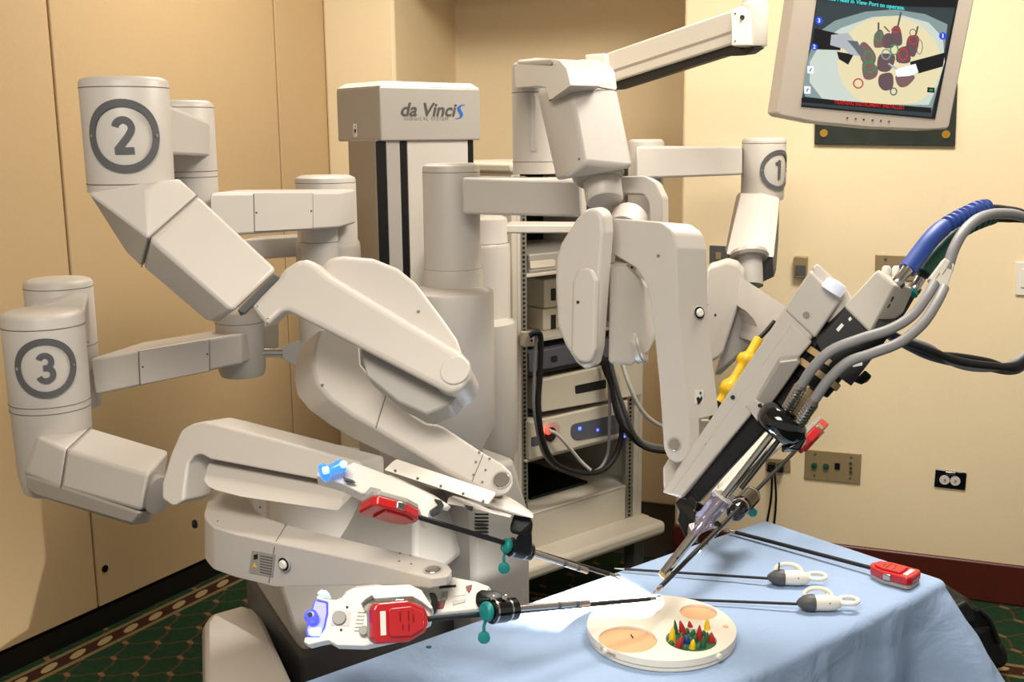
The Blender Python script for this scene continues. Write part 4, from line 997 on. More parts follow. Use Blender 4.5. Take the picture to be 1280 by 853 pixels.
for pts in ([(560, 225), (615, 290), (605, 345), (545, 330), (530, 250)], [(550, 330), (620, 350), (625, 400), (590, 425), (552, 412)], [(612, 180), (650, 160), (668, 240), (620, 255), (606, 235)], [(660, 190), (700, 180), (712, 250), (655, 250)], [(706, 150), (745, 145), (757, 235), (705, 235)], [(735, 265), (790, 250), (800, 330), (730, 330)], [(792, 195), (848, 200), (825, 300), (780, 275)], [(640, 290), (720, 300), (690, 378), (628, 370)], [(640, 400), (700, 390), (712, 440), (700, 475), (660, 482), (632, 450)], [(730, 400), (825, 405), (790, 455), (750, 465), (728, 440)]):
    sc_poly('pictured_cone', [(q.x, q.y) for q in crom([V((a, b, 0)) for a, b in pts], 4, True)], SCL['mauve' if len(pts) % 2 else 'mauve2'], 5)
for cx, cy, rx, ry, m in ((578, 305, 26, 34, 'green'), (585, 360, 34, 30, 'green'), (672, 290, 26, 30, 'plate'), (716, 265, 24, 30, 'green'), (630, 195, 22, 26, 'green'), (724, 160, 24, 16, 'red'), (818, 215, 26, 26, 'red'), (762, 290, 26, 34, 'red'), (524, 445, 28, 28, 'red'), (712, 488, 20, 22, 'steel2'), (815, 175, 18, 22, 'shade'), (850, 250, 18, 40, 'shade')):
    sc_ring('pictured_ring', cx, cy, rx, ry, 7 if m != 'shade' else 4, SCL[m], 6)
for a, b in (((632, 170), (632, 120)), ((735, 140), (752, 65)), ((690, 170), (662, 140)), ((830, 190), (842, 140))):
    w_ = 5; sc_poly('pictured_hook', [(a[0]-w_, a[1]), (a[0]+w_, a[1]), (b[0]+w_, b[1]), (b[0]-w_, b[1])], SCL['shade'], 6)
sc_poly('pictured_shaft', [(292, 150), (440, 185), (428, 268), (275, 262)], SCL['black'], 6); sc_poly('pictured_shaft', [(410, 275), (500, 290), (470, 345), (420, 315)], SCL['black'], 6)
sc_poly('pictured_wrist', [(380, 186), (470, 175), (500, 215), (540, 270), (530, 300), (480, 290), (450, 262), (374, 240)], SCL['steel'], 7)
sc_poly('pictured_jaw', [(465, 215), (520, 220), (555, 290), (530, 295), (500, 255)], SCL['steel2'], 8)
sc_poly('pictured_shaft', [(800, 330), (987, 280), (975, 355), (845, 392), (805, 360)], SCL['black'], 6)
sc_poly('pictured_wrist', [(720, 372), (770, 355), (830, 340), (845, 385), (800, 405), (730, 410)], SCL['white'], 7)
sc_poly('pictured_jaw', [(680, 340), (690, 336), (735, 365), (722, 372)], SCL['steel'], 7)
sc_poly('message_bar', [(222, 520), (915, 575), (912, 602), (221, 545)], SCL['black'], 5)
sc_poly('message_bar', [(304, -28), (1045, -25), (1040, 40), (800, 35), (303, -5)], SCL['black'], 5)
def sc_text(s, a, b, size, m, lay=7, name='message', **k):
    n = pm_[1]; dx, dy = (b[0]-a[0]), (b[1]-a[1])
    vs, _ = text2d(s, 1.0, **k); wd = max(v[0] for v in vs)-min(v[0] for v in vs)
    L = math.hypot(dx, dy); k1 = L/wd; c = ((a[0]+b[0])/2, (a[1]+b[1])/2); ux, uy = dx/L, dy/L
    fn = lambda u, v: on_plane(*cxy(c[0]+ux*u*k1+uy*v*size, c[1]+uy*u*k1-ux*v*size), pm_[0]+n*(.0014+.0004*lay), n)
    return stuff(mn(name, text_on(s, fn, 1.0, **k), m, 0, screen))
sc_text('Place Head in View Port to operate.', (345, -12), (772, 44), 30, SCL['cyan'], offset=.02)
sc_text('TRAINING INSTRUMENT INSTALLED', (395, 545), (768, 575), 27, SCL['redtxt'], offset=.02)
for cx, cy, r_, s in ((315, 110, 21, '3'), (975, 192, 20, '1'), (290, 250, 18, '2')):
    sc_poly('arm_marker', ellipse(cx, cy, r_, r_), SCL['blue'], 6); sc_text(s, (cx-6 if s != '1' else cx-3, cy), (cx+6 if s != '1' else cx+3, cy), 30, SCL['white'], name='marker_numeral', offset=.03)
for cx, cy in ((270, 372), (253, 480)): sc_poly('status_icon', [(cx-17, cy-21), (cx+17, cy-19), (cx+16, cy+21), (cx-18, cy+19)], SCL['white'], 6); sc_poly('icon_mark', [(cx-7, cy+6), (cx+2, cy-10), (cx+7, cy-6), (cx-2, cy+10)], SCL['steel2'], 7)
sc_poly('status_icon', [(893, 465), (932, 468), (930, 495), (891, 492)], SCL['black'], 6); sc_poly('icon_mark', [(903, 474), (922, 475), (921, 486), (902, 485)], SCL['green'], 7)
for x, y in ((1059, 147.5), (1069.5, 148.5), (1079.5, 149.5), (1090.5, 150.5), (1101, 151), (1111, 152)):
    mn('menu_button', disc_at(pm_, x, y, .0022, .0012, seg=10), DARKG)

# ------------------------------------------------------------------ table and drape
TZ = .745
F_, R_ = on_z(955, 648, TZ), on_z(1195, 722, TZ)
td = V((-.7826, -.6225, 0)); wdv = V((.6225, -.7826, 0))
TW = (R_-F_).dot(wdv); TL = 1.55
tb = thing('folding_table', 'narrow folding table hidden under the blue drape', 'table', F_+td*TL/2+wdv*TW/2-Z*TZ)
cT = F_+td*TL/2+wdv*TW/2
obj('table_top', box(cT-Z*.018, (TL-.03, TW-.03, .022), td, wdv), WOOD, tb, bev=.004)
for i in (-1, 1):
    for j in (-1, 1):
        q = cT+td*(i*(TL/2-.12))+wdv*(j*(TW/2-.06)); obj('leg', cyl(V((q.x, q.y, 0)), V((q.x, q.y, TZ-.029)), .014), DARKST, tb)
def drape():
    m = mat('blue_drape', (154, 176, 208), .85, var=.02, vscale=300, spec=.15)
    nt = m.node_tree; b = nt.nodes['Principled BSDF']; tc = nt.nodes.new('ShaderNodeTexCoord')
    n1_ = nt.nodes.new('ShaderNodeTexNoise'); n1_.inputs['Scale'].default_value = 9; n1_.inputs['Detail'].default_value = 3; n1_.inputs['Distortion'].default_value = 1.2
    n2_ = nt.nodes.new('ShaderNodeTexNoise'); n2_.inputs['Scale'].default_value = 320
    ad = nt.nodes.new('ShaderNodeMath'); ad.operation = 'MULTIPLY_ADD'; ad.inputs[1].default_value = .05
    bp = nt.nodes.new('ShaderNodeBump'); bp.inputs['Strength'].default_value = .4; bp.inputs['Distance'].default_value = .02
    for n_ in (n1_, n2_): nt.links.new(tc.outputs['Object'], n_.inputs['Vector'])
    nt.links.new(n2_.outputs['Fac'], ad.inputs[0]); nt.links.new(n1_.outputs['Fac'], ad.inputs[2])
    nt.links.new(ad.outputs[0], bp.inputs['Height']); nt.links.new(bp.outputs['Normal'], b.inputs['Normal'])
    def crease(x, y):
        def rg(d, w_=.004): return math.exp(-(d/w_)**2)
        edge = min(1, min(x-.05, TL-.05-x, y-.05, TW-.05-y)/.04); edge = max(0, edge)
        h = .0018*(rg(y-.27)+rg(x-.33)+rg(x-.70)+rg(x-1.05))+.0022*(math.sin(x*13+2*math.sin(y*9))*math.sin(y*17+x*5)*.5+.5)*.25
        h += .0030*rg((y-.10)-.35*(x-.75)+.03*math.sin(x*11), .012)*rg(x-.75, .22)+.0030*rg((y-.33)+.22*(x-.9), .010)*rg(x-.95, .2)+.0026*rg((y-.20)-.12*(x-1.0), .012)*rg(x-1.0, .25)
        return h*edge
    bm = new(); rc = .02; per = []
    cor = [(0, 0), (TL, 0), (TL, TW), (0, TW)]
    # perimeter of the top: position, outward direction, distance run
    sides = [((0, 0), (TL, 0), (0, -1)), ((TL, 0), (TL, TW), (1, 0)), ((TL, TW), (0, TW), (0, 1)), ((0, TW), (0, 0), (-1, 0))]
    for k, (a, b2, o) in enumerate(sides):
        L = math.hypot(b2[0]-a[0], b2[1]-a[1]); u = ((b2[0]-a[0])/L, (b2[1]-a[1])/L); n_ = int((L-2*rc)/.012)
        for i in range(n_+1):
            s_ = rc+(L-2*rc)*i/n_; per.append((a[0]+u[0]*s_, a[1]+u[1]*s_, o[0], o[1]))
        o2 = sides[(k+1) % 4][2]
        c = (b2[0]-u[0]*rc-o[0]*rc, b2[1]-u[1]*rc-o[1]*rc)
        for i in range(1, 9):
            t = i/9*math.pi/2; ox, oy = o[0]*math.cos(t)+o2[0]*math.sin(t), o[1]*math.cos(t)+o2[1]*math.sin(t)
            per.append((c[0]+ox*rc, c[1]+oy*rc, ox, oy))
    def W3(a, b2, z): return F_+td*a+wdv*b2+Z*(z-TZ)
    rE = .016
    levels = [('e', t) for t in (0, .25, .5, .75, 1)]+[('h', h) for h in (.01, .025, .045, .07, .10, .135, .175, .22, .27, .32, .37, .42, .47, .52, .57, .61)]
    rings = []
    for kind, v in levels:
        rg = []
        for x, y, ox, oy in per:
            dc = min(math.hypot(x-c[0], y-c[1]) for c in cor)
            if kind == 'e':
                t = v*math.pi/2; off = -rE+rE*math.sin(t); z = TZ-rE*(1-math.cos(t))
            else:
                fl = math.exp(-(dc/.075)**2); wv = math.sin(x*21+y*9)*.5+math.sin(x*47-y*33+1.3)*.3
                val = math.exp(-((dc-.13)/.045)**2)
                off = v*(.06+.62*fl-.10*val)+wv*.020*min(1, v/.25)+.006*math.exp(-((abs((x*1.0+y) % .19-.095))/.010)**2)*min(1, v/.02)+.004*math.exp(-((v-.10)/.012)**2)
                z = TZ-rE-v*(1-.04*fl)+(.10*math.exp(-(dc/.25)**2)*v if v > .4 else 0)
            rg.append(bm.verts.new(W3(x+ox*off, y+oy*off, z)))
        rings.append(rg)
    n_ = len(per)
    for a, b2 in zip(rings, rings[1:]):
        for k in range(n_):
            l = (k+1) % n_; bm.faces.new((a[k], a[l], b2[l], b2[k]))
    # the top: a grid with faint fold creases
    prev = rings[0]; nI = 17
    for q in range(1, nI+1):
        ins_ = rE+(TW/2-rE)*q/nI; rg = []
        for x, y, ox, oy in per:
            xx, yy = min(max(x, ins_), TL-ins_), min(max(y, ins_), TW-ins_)
            rg.append(bm.verts.new(W3(xx, yy, TZ+crease(xx, yy))))
        for k in range(n_):
            l = (k+1) % n_; bm.faces.new((prev[k], rg[k], rg[l], prev[l]))
        prev = rg
    bmesh.ops.remove_doubles(bm, verts=bm.verts, dist=.0002)
    bmesh.ops.recalc_face_normals(bm, faces=bm.faces)
    o = obj('surgical_drape', bm, m, org=cT, sharp=75)
    so = o.modifiers.new('cloth', 'SOLIDIFY'); so.thickness = .0016; so.offset = -1
    tag(o, 'pale blue surgical drape covering the table', 'drape')
    return o, W3
DR, W3 = drape()
# ------------------------------------------------------------------ training tray
DZ = .745+.022
qa_, qb_ = on_z(733, 783, DZ), on_z(920, 782, DZ); tc_ = (qa_+qb_)/2; TR = (qb_-qa_).length/2*.99
IVORY = mat('ivory_plastic', (232, 225, 210), .35)
tray = thing('training_tray', 'round ivory training tray with four wells on the blue drape', 'tray', V((tc_.x, tc_.y, TZ)))
def on_tray(x, y): return on_z(x, y, DZ)
wells = []
for x, y, w_, h_ in ((784.5, 799.5, 36, 0), (864, 800, 31, 0), (873, 765.5, 24, 0), (795, 763, 25, 0)):
    q = on_tray(x, y); wells.append((q, w_/FPX*1.85))
def traytop(z1, z0, r, holes):
    bm = new(); loops = []
    for c, rad, n_ in [(V((tc_.x, tc_.y, 0)), r, 72)]+[(V((q.x, q.y, 0)), rr, 36) for q, rr in holes]:
        vs = [bm.verts.new((c.x+rad*math.cos(2*math.pi*k/n_), c.y+rad*math.sin(2*math.pi*k/n_), z1)) for k in range(n_)]
        loops.append([bm.edges.new((vs[k], vs[(k+1) % n_])) for k in range(n_)])
    bmesh.ops.triangle_fill(bm, use_beauty=True, edges=[e for l in loops for e in l])
    # drop triangles that fell inside a well
    bad = [f for f in bm.faces if any((f.calc_center_median().xy-V((q.x, q.y))).length < rr*.93 and all((v.co.xy-V((q.x, q.y))).length < rr*1.01 for v in f.verts) for q, rr in holes)]
    bmesh.ops.delete(bm, geom=bad, context='FACES')
    thicken(bm, z1-z0, V((0, 0, -1))); bmesh.ops.recalc_face_normals(bm, faces=bm.faces)
    return bm
obj('tray_top', traytop(DZ, DZ-.012, TR, wells), IVORY, tray, bev=.0015)
obj('tray_base', lathe(V((tc_.x, tc_.y, TZ+.0005)), V((tc_.x, tc_.y, 1)), [(0, TR*.97), (.002, TR*.99), (.0075, TR*.99), (.0085, TR*.965), (.0105, TR*.965)], seg=72), IVORY, tray)
ORNG = mat('tan_silicone', (226, 174, 130), .4, var=.12, vscale=30)
for k, (q, rr) in enumerate(wells):
    c = V((q.x, q.y, DZ-.011))
    obj('well_insert', lathe(c, c+Z, [(0, rr*1.0), (.006 if k != 1 else .0035, rr*1.0)], seg=36), (ORNG, mat('green_rubber_mat', (40, 92, 60), .6, var=.3, vscale=60), ORNG, IVORY)[k], tray)
for x, y in ((752.5, 814), (896, 818)):
    q = on_z(x, y, DZ-.004); d_2 = (V((q.x, q.y, 0))-V((tc_.x, tc_.y, 0))).normalized(); c = V((tc_.x, tc_.y, DZ-.006))+d_2*TR
    obj('latch_knob', cyl(c-d_2*.002, c+d_2*.006, .005, c=.0015), IVORY, tray)
q = on_tray(907, 784); obj('tan_dot', cyl(q, q+Z*.0012, .0045), ORNG, tray)
q = on_tray(790, 793); obj('suture_slit', box(q-Z*.004, (.002, .012, .001), V((1, .2, 0)), V((0, 1, 0))), INK, tray)
for x, y in ((782, 760), (804, 761), (779, 768)):
    q = on_tray(x, y); obj('suture_post', cyl(q-Z*.006, q+Z*.006, .0014), DARKST, tray)
# pegs
PEG = {'yellow': mat('peg_yellow', (238, 200, 30), .4), 'red': mat('peg_red', (178, 40, 40), .4), 'blue': mat('peg_blue', (30, 52, 130), .4), 'green': mat('peg_green', (46, 98, 62), .45)}
gz = DZ-.0075
def peg(base, tip, c, r, label, group=None):
    p = on_z(*base, gz); dpx = max(1.0, base[1]-tip[1]); h = dpx*1.86/FPX/.9
    lean = (tip[0]-base[0])/FPX*1.86
    t = p+V((lean, 0, h)); n_ = 9
    o = obj('peg', lathe(p, t, [(k/n_*(t-p).length, r*(1-.35*k/n_-.6*(k/n_)**3) if k < n_ else 0) for k in range(n_+1)], seg=14), PEG[c], org=p)
    tag(o, label, 'peg', group or 'rubber pegs in the tray')
peg((840, 803), (840.5, 784), 'yellow', .0065, 'yellow peg at the left rim of the green well')
peg((883.5, 792), (883.5, 773), 'yellow', .0062, 'tall yellow peg at the back right of the green well')
peg((865.5, 811), (866.5, 800), 'yellow', .0058, 'short yellow peg at the front of the green well')
peg((854, 792), (849.5, 776), 'red', .0062, 'tall red peg leaning left at the back of the green well')
peg((863.5, 789), (861, 776.5), 'red', .0058, 'red peg in the middle of the back row')
peg((874, 800), (874, 782), 'red', .0058, 'upright red peg right of the well centre')
peg((889.5, 803), (889, 791), 'red', .006, 'short red peg at the right rim of the green well')
peg((848, 809), (852.5, 796), 'red', .0062, 'red peg at front left beside the yellow rim peg')
peg((858.5, 804), (858.5, 795), 'blue', .0066, 'blue peg in the middle of the green well')
peg((845, 792), (843, 775), 'green', .0042, 'thin tall green peg at the back left of the green well')
for x, y, h, l in ((878.5, 809, 13, 'green peg at front right, before the upright red peg'), (883, 802, 11, 'green peg between the upright red peg and the right rim red peg'), (868, 803, 9, 'short green peg just right of the blue peg'), (872.5, 811, 6, 'low green peg right of the short yellow front peg'), (856, 812, 6, 'low green peg left of the short yellow front peg'), (839, 806, 5, 'tiny green peg in front of the left rim yellow peg'), (851, 798, 7, 'small green peg under the tall leaning red peg'), (866, 795, 8, 'small green peg in front of the middle red back peg'), (858, 791, 6, 'tiny green peg between the two red back pegs'), (879, 796, 8, 'small green peg in front of the tall yellow back peg')):
    peg((x, y), (x+1, y-h), 'green', .0052, l)
# ------------------------------------------------------------------ surgical instruments
def instrument(name_label, cen, ax, up, wrist, s=1.0, mark=True, group=None, button_side=1):
    ax = V(ax).normalized(); up = V(up); up = (up-ax*up.dot(ax)).normalized(); sd = up.cross(ax)
    cen = V(cen); root = thing('surgical_instrument', name_label, 'instrument', cen)
    if group: root['group'] = group
    fn = lambda a, b, c: cen+ax*(a*s)+sd*(b*s)+up*(c*s)
    out = fillet([(-.046, -.02), (-.040, -.029), (.012, -.030), (.040, -.018), (.046, -.006), (.046, .006), (.040, .018), (.012, .030), (-.040, .029), (-.046, .02)], .006, 3)
    obj('housing', prism([fn(a, b, .010) for a, b in out], -up*.017*s), RED, root, bev=.003*s)
    inn = fillet([(-.022, -.020), (.014, -.021), (.036, -.011), (.036, .011), (.014, .021), (-.022, .020)], .005, 3)
    obj('raised_cover', prism([fn(a, b, .0135) for a, b in inn], -up*.005*s), RED, root, bev=.002*s)
    obj('grey_base', prism([fn(a*.97, b*.95, -.0068) for a, b in out], -up*.009*s), PLASTIC2, root, bev=.002*s)
    for g in ((button_side,) if button_side else (-1, 1)):
        b_ = box(fn(.0, g*.0285, .001), (.016*s, .008*s, .013*s), ax, sd); obj('release_button', b_, CHROME, root, bev=.002*s)
    if mark:
        obj('white_label', box(fn(-.031, 0, .0102), (.009*s, .034*s, .001*s), ax, sd), STICKER, root)
        l = new()
        for i, (a, b, w_) in enumerate(((-.008, .008, .02), (-.004, -.009, .012), (.006, .008, .022), (.014, .004, .018), (.006, -.010, .016))): box(fn(a+.004, b*.9, .0137), (.0022*s, w_*s*.7, .0003), ax, sd, l)
        stuff(obj('print', l, DARKRED, root))
    tip = V(wrist); st = fn(.045, 0, -.001)
    obj('shaft', cyl(st, tip-(tip-st).normalized()*.03, .0042), RUBBER, root)
    d = (tip-st).normalized(); u = frame(d)[0]
    obj('wrist', cyl(tip-d*.03, tip-d*.016, .0036), CHROME, root)
    for g in (-1, 1): obj('jaw', hull([tip-d*.017+u*.002*g, tip-d*.017-u*.0005*g, tip+u*.0035*g, tip-d*.004+u*.005*g, tip-d*.010+u*.005*g+d.cross(u)*.002, tip-d*.010+u*.004*g-d.cross(u)*.002]), CHROME, root)
    return root, fn
zc = TZ+.0165
ci = on_z(1117, 717, zc); wi = on_z(905, 662, TZ+.008)
instrument('surgical instrument with red housing and long black shaft lying on the drape', ci, wi-ci, Z, wi, .98)
# the two laparoscopic graspers with ring handles
def grasper(base_px, neck_px, tail_px, tip_px, label):
    b, n_, t, tp = (on_z(*base_px, TZ+.017), on_z(*neck_px, TZ+.014), on_z(*tail_px, TZ+.015), on_z(*tip_px, TZ+.006))
    ax = (n_-t); ax.z = 0; ax.normalize(); sd = V((-ax.y, ax.x, 0))
    if sd.y < 0: sd = -sd
    root = thing('grasper', label, 'grasper', V((b.x, b.y, TZ)))
    L = (n_-t).length
    obj('shaft', cyl(n_, tp+(n_-tp).normalized()*.02, .0027, .0025), RUBBER, root)
    obj('jaw', cyl(tp+(n_-tp).normalized()*.021, tp, .0022, .0012), CHROME, root)
    Nn = V((n_.x, n_.y, TZ+.0165))
    obj('rotation_collar', lathe(Nn, Nn-ax, [(-.004, .004), (0, .008), (.010, .014), (.020, .0158), (.027, .0155), (.028, .0145)], seg=20), DARKG, root)
    hb_ = [(.027, .014), (.052, .0145), (.064, .0130), (.072, .010), (.077, .004)]
    obj('handle_body', lathe(Nn, Nn-ax, hb_, seg=24), WHITEP, root)
    obj('button_mark', box(Nn-ax*.052-sd*.013+Z*.004, (.002, .002, .004), ax, sd), INK, root)
    # fixed ring at the tail
    c0 = Nn-ax*.060
    obj('ring_neck', tube([Nn-ax*.060, Nn-ax*.070+sd*.001+Z*.001, Nn-ax*.078+sd*.001+Z*.003], .0055, seg=10), WHITEP, root)
    pr = [c0-ax*(.012+.017-.017*math.cos(a))+sd*(.0085*math.sin(a)+.001)+Z*(.004+.003*math.sin(a)) for a in [2*math.pi*k/16 for k in range(16)]]
    obj('finger_ring', tube(pr+[pr[0], pr[1]], .0042, n=3, seg=8), WHITEP, root)
    c1 = Nn-ax*.036+sd*.018
    pr = [c1+ax*.002-ax*(.004-.025*math.cos(a))+sd*(.011*math.sin(a))+Z*(.006+.010*math.sin(a)) for a in [2*math.pi*k/16 for k in range(16)]]
    obj('thumb_lever', tube(pr+[pr[0], pr[1]], .0042, n=3, seg=8), WHITEP, root)
    obj('lever_tip', hull([c1-ax*.016+sd*.004+Z*.004, c1-ax*.024+sd*.011+Z*.012, c1-ax*.021+sd*.012+Z*.013, c1-ax*.010-sd*.010, c1-ax*.026-sd*.010, c1-ax*.026+sd*.0+Z*.008, c1-ax*.010+sd*.006-Z*.003]), WHITEP, root, bev=.001)
    return root, Nn, ax, sd
g1 = grasper((995, 722), (962, 723.5), (1030, 724.5), (768, 711), 'white handled grasper with a small black pin, farther of the two on the drape')
q = g1[1]-g1[2]*.017; obj('pin', cyl(q+Z*.012, q+Z*.030, .0014), INK, g1[0])
g2 = grasper((1030, 752), (999, 755.5), (1066, 755), (810, 748), 'white handled grasper lying nearer the round tray, without a pin')
# a scrap of green on the drape near the front
q = on_z(536, 809, TZ+.001); tag(obj('green_scrap', hull([q+V((.005*math.cos(a), .003*math.sin(a), z)) for a in (0, 1.1, 2.2, 3.3, 4.4, 5.4) for z in (0, .0015)]), TEAL, org=q), 'tiny green scrap lying on the drape', 'scrap')

# ---- instruments and carriages of arm three
FP3 = pl3((396, 745, 1.63), (440, 800, 1.60), (540, 745, 1.63))
body = [(396, 744), (406, 748.5), (420, 750), (427, 747), (434, 739), (441, 735), (470, 732), (512, 731), (527, 738), (541, 760), (537, 778), (500, 798), (456, 808), (421, 807), (411, 801), (400, 803), (386, 806.5), (379.5, 803), (381, 797), (399, 797), (406, 786), (410, 768), (410, 753), (395, 749)]
rb('instrument_carriage', plate(FP3, body, .028, r=2), WHITEP, .004, A3)
f3 = lambda e: (FP3[0]+FP3[1]*e, FP3[1])
rb('indicator_lamp', plate(f3(-.004), [(393, 749.5), (409.5, 753), (410, 766), (406, 786), (399, 797), (384, 797), (382, 788), (386, 772)], .016, r=3), BLUEGLOW, .003, A3)
rb('lamp_core', plate(f3(.004), [(385, 786), (403, 783), (400, 795), (387, 795)], .008, r=4), WHITEGLOW, .002, A3)
rb('lamp_top', plate(f3(.0), [(395, 742.5), (401, 737.5), (408, 738.5), (412, 743), (411, 745)], .02, r=2), WHITEGLOW, .002, A3)
q = on_plane(389, 771, *f3(.006)); rb('lamp_knob', lathe(q-FP3[1]*.008, q+FP3[1]*.01, [(0, .010), (.012, .010), (.018, .006), (.0185, .003)], seg=20), BLUEGLOW, 0, A3); rb('lamp_switch', cyl(q+FP3[1]*.009, q+FP3[1]*.013, .0035), INK, 0, A3)
rb('latch_recess', plate(f3(.0006), [(418, 763), (439, 765), (436, 784), (413, 782)], .004, r=1), DARKST, 0, A3)
rb('latch_knob', disc_at(f3(.0006), 424, 773, .0105, .004, c=.001), PLASTIC2, 0, A3)
for k in range(6): rb('grip_rib', plate(f3(.003), [(447-k*.9, 763+k*4.6), (456.5-k*.9, 763.5+k*4.6), (456-k*.9, 766+k*4.6), (446.5-k*.9, 765.6+k*4.6)], .004, r=.8), WHITEP, .0006, A3)
for x, y in ((434, 759.5), (426.5, 788)): rb('screw', disc_at(FP3, x, y, .002, .001, seg=10), INK, 0, A3)
for x, y in ((462, 762), (455, 790)): rb('drive_knob', disc_at(FP3, x, y, .007, .010, c=.001), PLASTIC2, 0, A3)
rb('carriage_lip', plate(f3(.022), [(450, 756), (457, 749), (465, 744), (468, 748.5), (515, 745.5), (527, 752), (538, 761), (541, 760), (528, 746), (518, 741), (464, 741.5), (452, 748)], .024, r=1), WHITEP, .002, A3)
ni = (FP3[1]+V((.05, 0, -.28))).normalized()
c3_ = P(497, 777, 1.585); w3_ = on_z(790, 752, .79)
w3_ = P(786, 751, 1.80)
# black shaft leaves at the right of the housing, level with the seal
s3a = P(541, 771, 1.60)
ax3 = (P(615, 765, 1.66)-P(541, 771, 1.60)).normalized()
instrument('surgical instrument with red housing and white label on the number three arm', P(498, 777.5, 1.582), ax3, ni, P(541, 771, 1.6)+ax3*.46, .99, True, None, 1)
# rail of arm three
pr3 = pl3((410, 737, 1.72), (612, 733, 1.68), (440, 745, 1.70))
rb('slide_rail', plate(pl3((440, 738, 1.70), (610, 733, 1.68), (560, 765, 1.67)), [(430, 740), (445, 733), (540, 723), (566, 721.5), (595, 727), (613, 734), (604, 750), (597, 763), (547, 768), (520, 770), (440, 770)], .03, r=3), WHITEP, .004, A3)
r3p = pl3((440, 738, 1.6985), (610, 733, 1.6785), (560, 765, 1.6685))
for pts, m_ in (([(549, 733), (570, 731), (570, 734), (549, 736)], INK), ([(547, 752), (557, 751), (554, 761), (546, 762)], DARKRED), ([(582, 733), (590, 731), (589, 737), (586, 742), (583, 738)], DARKRED), ([(568, 740), (583, 738), (582, 744), (567, 746)], WHITEP), ([(552, 740), (560, 739), (559, 750), (551, 751)], SILVER), ([(566, 752), (582, 749), (581, 753), (566, 757)], SILVER)):
    rb('rail_detail', plate(r3p, pts, .004), m_, .0006, A3)
rb('rail_latch', plate(pl3((536, 745, 1.655), (546, 745, 1.655), (540, 765, 1.65)), [(536, 741), (543, 742), (546, 750), (545, 765), (540, 772), (537, 768), (539, 752)], .02, r=2), BLACK, .002, A3)
rb('sticker', plate(pl3((464, 725, 1.72), (490, 726, 1.72), (470, 735, 1.715)), [(465, 722.5), (487, 726), (493, 730), (462, 732)], .006), WHITEP, .001, A3)
def cannula(label, hubA, hubB, tubeB, rhub, cutaway=None):
    """black hub with steel bands, steel tube, teal seal with hanging cap"""
    A, B, T = V(hubA), V(hubB), V(tubeB); d = (B-A).normalized(); L = (B-A).length
    root = thing('cannula', label, 'cannula', A)
    obj('hub', lathe(A, B, [(0, rhub*.75), (.002, rhub), (L*.55, rhub), (L*.57, rhub*.9), (L*.93, rhub*.9), (L*.96, rhub*.8), (L, rhub*.5)], seg=28), GLOSSB, root)
    for k in (.06, .62): obj('steel_band', lathe(A+d*L*k, A+d*(L*k+.004), [(0, rhub*.8), (.0004, rhub*(1.02 if k < .5 else .92)), (.0036, rhub*(1.02 if k < .5 else .92)), (.004, rhub*.8)], seg=28), CHROME, root)
    obj('tube', cyl(B-d*.002, T, .0052), CHROME, root)
    for k in (.55, .8): obj('depth_mark', cyl(B+(T-B)*k, B+(T-B)*k+d*.006, .0054), DARKG, root)
    a = 2*math.pi/20; u, v, _ = frame(d)
    R0 = rhub*.72
    sl = obj('seal', lathe(A-d*.012, A, [(0, R0*.55), (.001, R0*.9), (.004, R0*1.08), (.009, R0*1.08), (.012, R0*.9), (.0125, .004)], seg=28), TEAL, root)
    c0 = A-d*.007-Z*R0*.95; c1 = c0-Z*.020-d*.004
    obj('seal_strap', tube([c0, (c0+c1)/2-d*.002, c1], .0026, seg=8), TEAL, root)
    obj('seal_cap', lathe(c1-Z*.008-V((0, .006, 0)), c1-Z*.008+V((0, .006, 0)), [(0, .006), (.002, .0095), (.007, .0095), (.009, .004), (.012, .004)], seg=20), TEAL, root)
    return root
cannula('cannula with hanging teal seal cap on the number three arm', P(612, 764.5, 1.655), P(645, 761, 1.685), P(736, 754, 1.77), .0195)
rb('cannula_mount', hull([P(594, 741, 1.67), P(601, 736, 1.68), P(622, 738, 1.68), P(636, 748, 1.68), P(641, 757, 1.68), P(612, 750, 1.655), P(594, 755, 1.66), P(598, 766, 1.68), P(615, 760, 1.70)]), BLACK, .004, A3)
for x, y in ((616, 748), (631, 747)): rb('mount_screw', cyl(P(x, y, 1.668), P(x, y, 1.655), .0045, c=.001), CHROME, 0, A3)

# ---- instrument and carriage of arm two
pz = pl3((437, 580, 1.72), (540, 622, 1.70), (430, 604, 1.70))
rb('instrument_carriage', plate(pz, [(436, 581), (442, 577.5), (468, 587), (486, 594), (527, 613), (542, 622), (548, 631.5), (537, 639), (535, 649), (531, 651), (527, 648), (524, 636), (477, 617), (452, 617), (428, 605), (404, 598), (396, 595), (397, 590), (415, 592)], .03, r=2), WHITEP, .005, A2)
rb('carriage_side', hull([P(486, 592, 1.74), P(542, 618, 1.73), P(566, 634, 1.73), P(560, 640, 1.72), P(480, 606, 1.73), P(548, 636, 1.70), P(478, 598, 1.72)]), WHITEP, .004, A2)
q = P(413, 588, 1.68)
rb('indicator_lamp', lathe(P(401, 593, 1.68), P(433, 580, 1.70), [(0, .010), (.003, .0145), (.010, .0145), (.014, .009), (.026, .009), (.029, .0105), (.038, .0105), (.041, .007)], seg=28), BLUEGLOW2, 0, A2)
rb('lamp_core', lathe(P(404, 589, 1.663), P(412, 587, 1.668), [(0, .006), (.008, .006)], seg=16), WHITEGLOW, 0, A2)
rb('lamp_end', lathe(P(428, 581, 1.685), P(433, 580, 1.680), [(0, .006), (.004, .006), (.007, .004)], seg=20), WHITEGLOW, 0, A2)
rb('latch_recess', hull([P(428, 596, 1.695), P(441, 600, 1.69), P(446, 604, 1.69), P(432, 603, 1.69), P(436, 600, 1.72), P(430, 600, 1.685)]), DARKG, .001, A2)
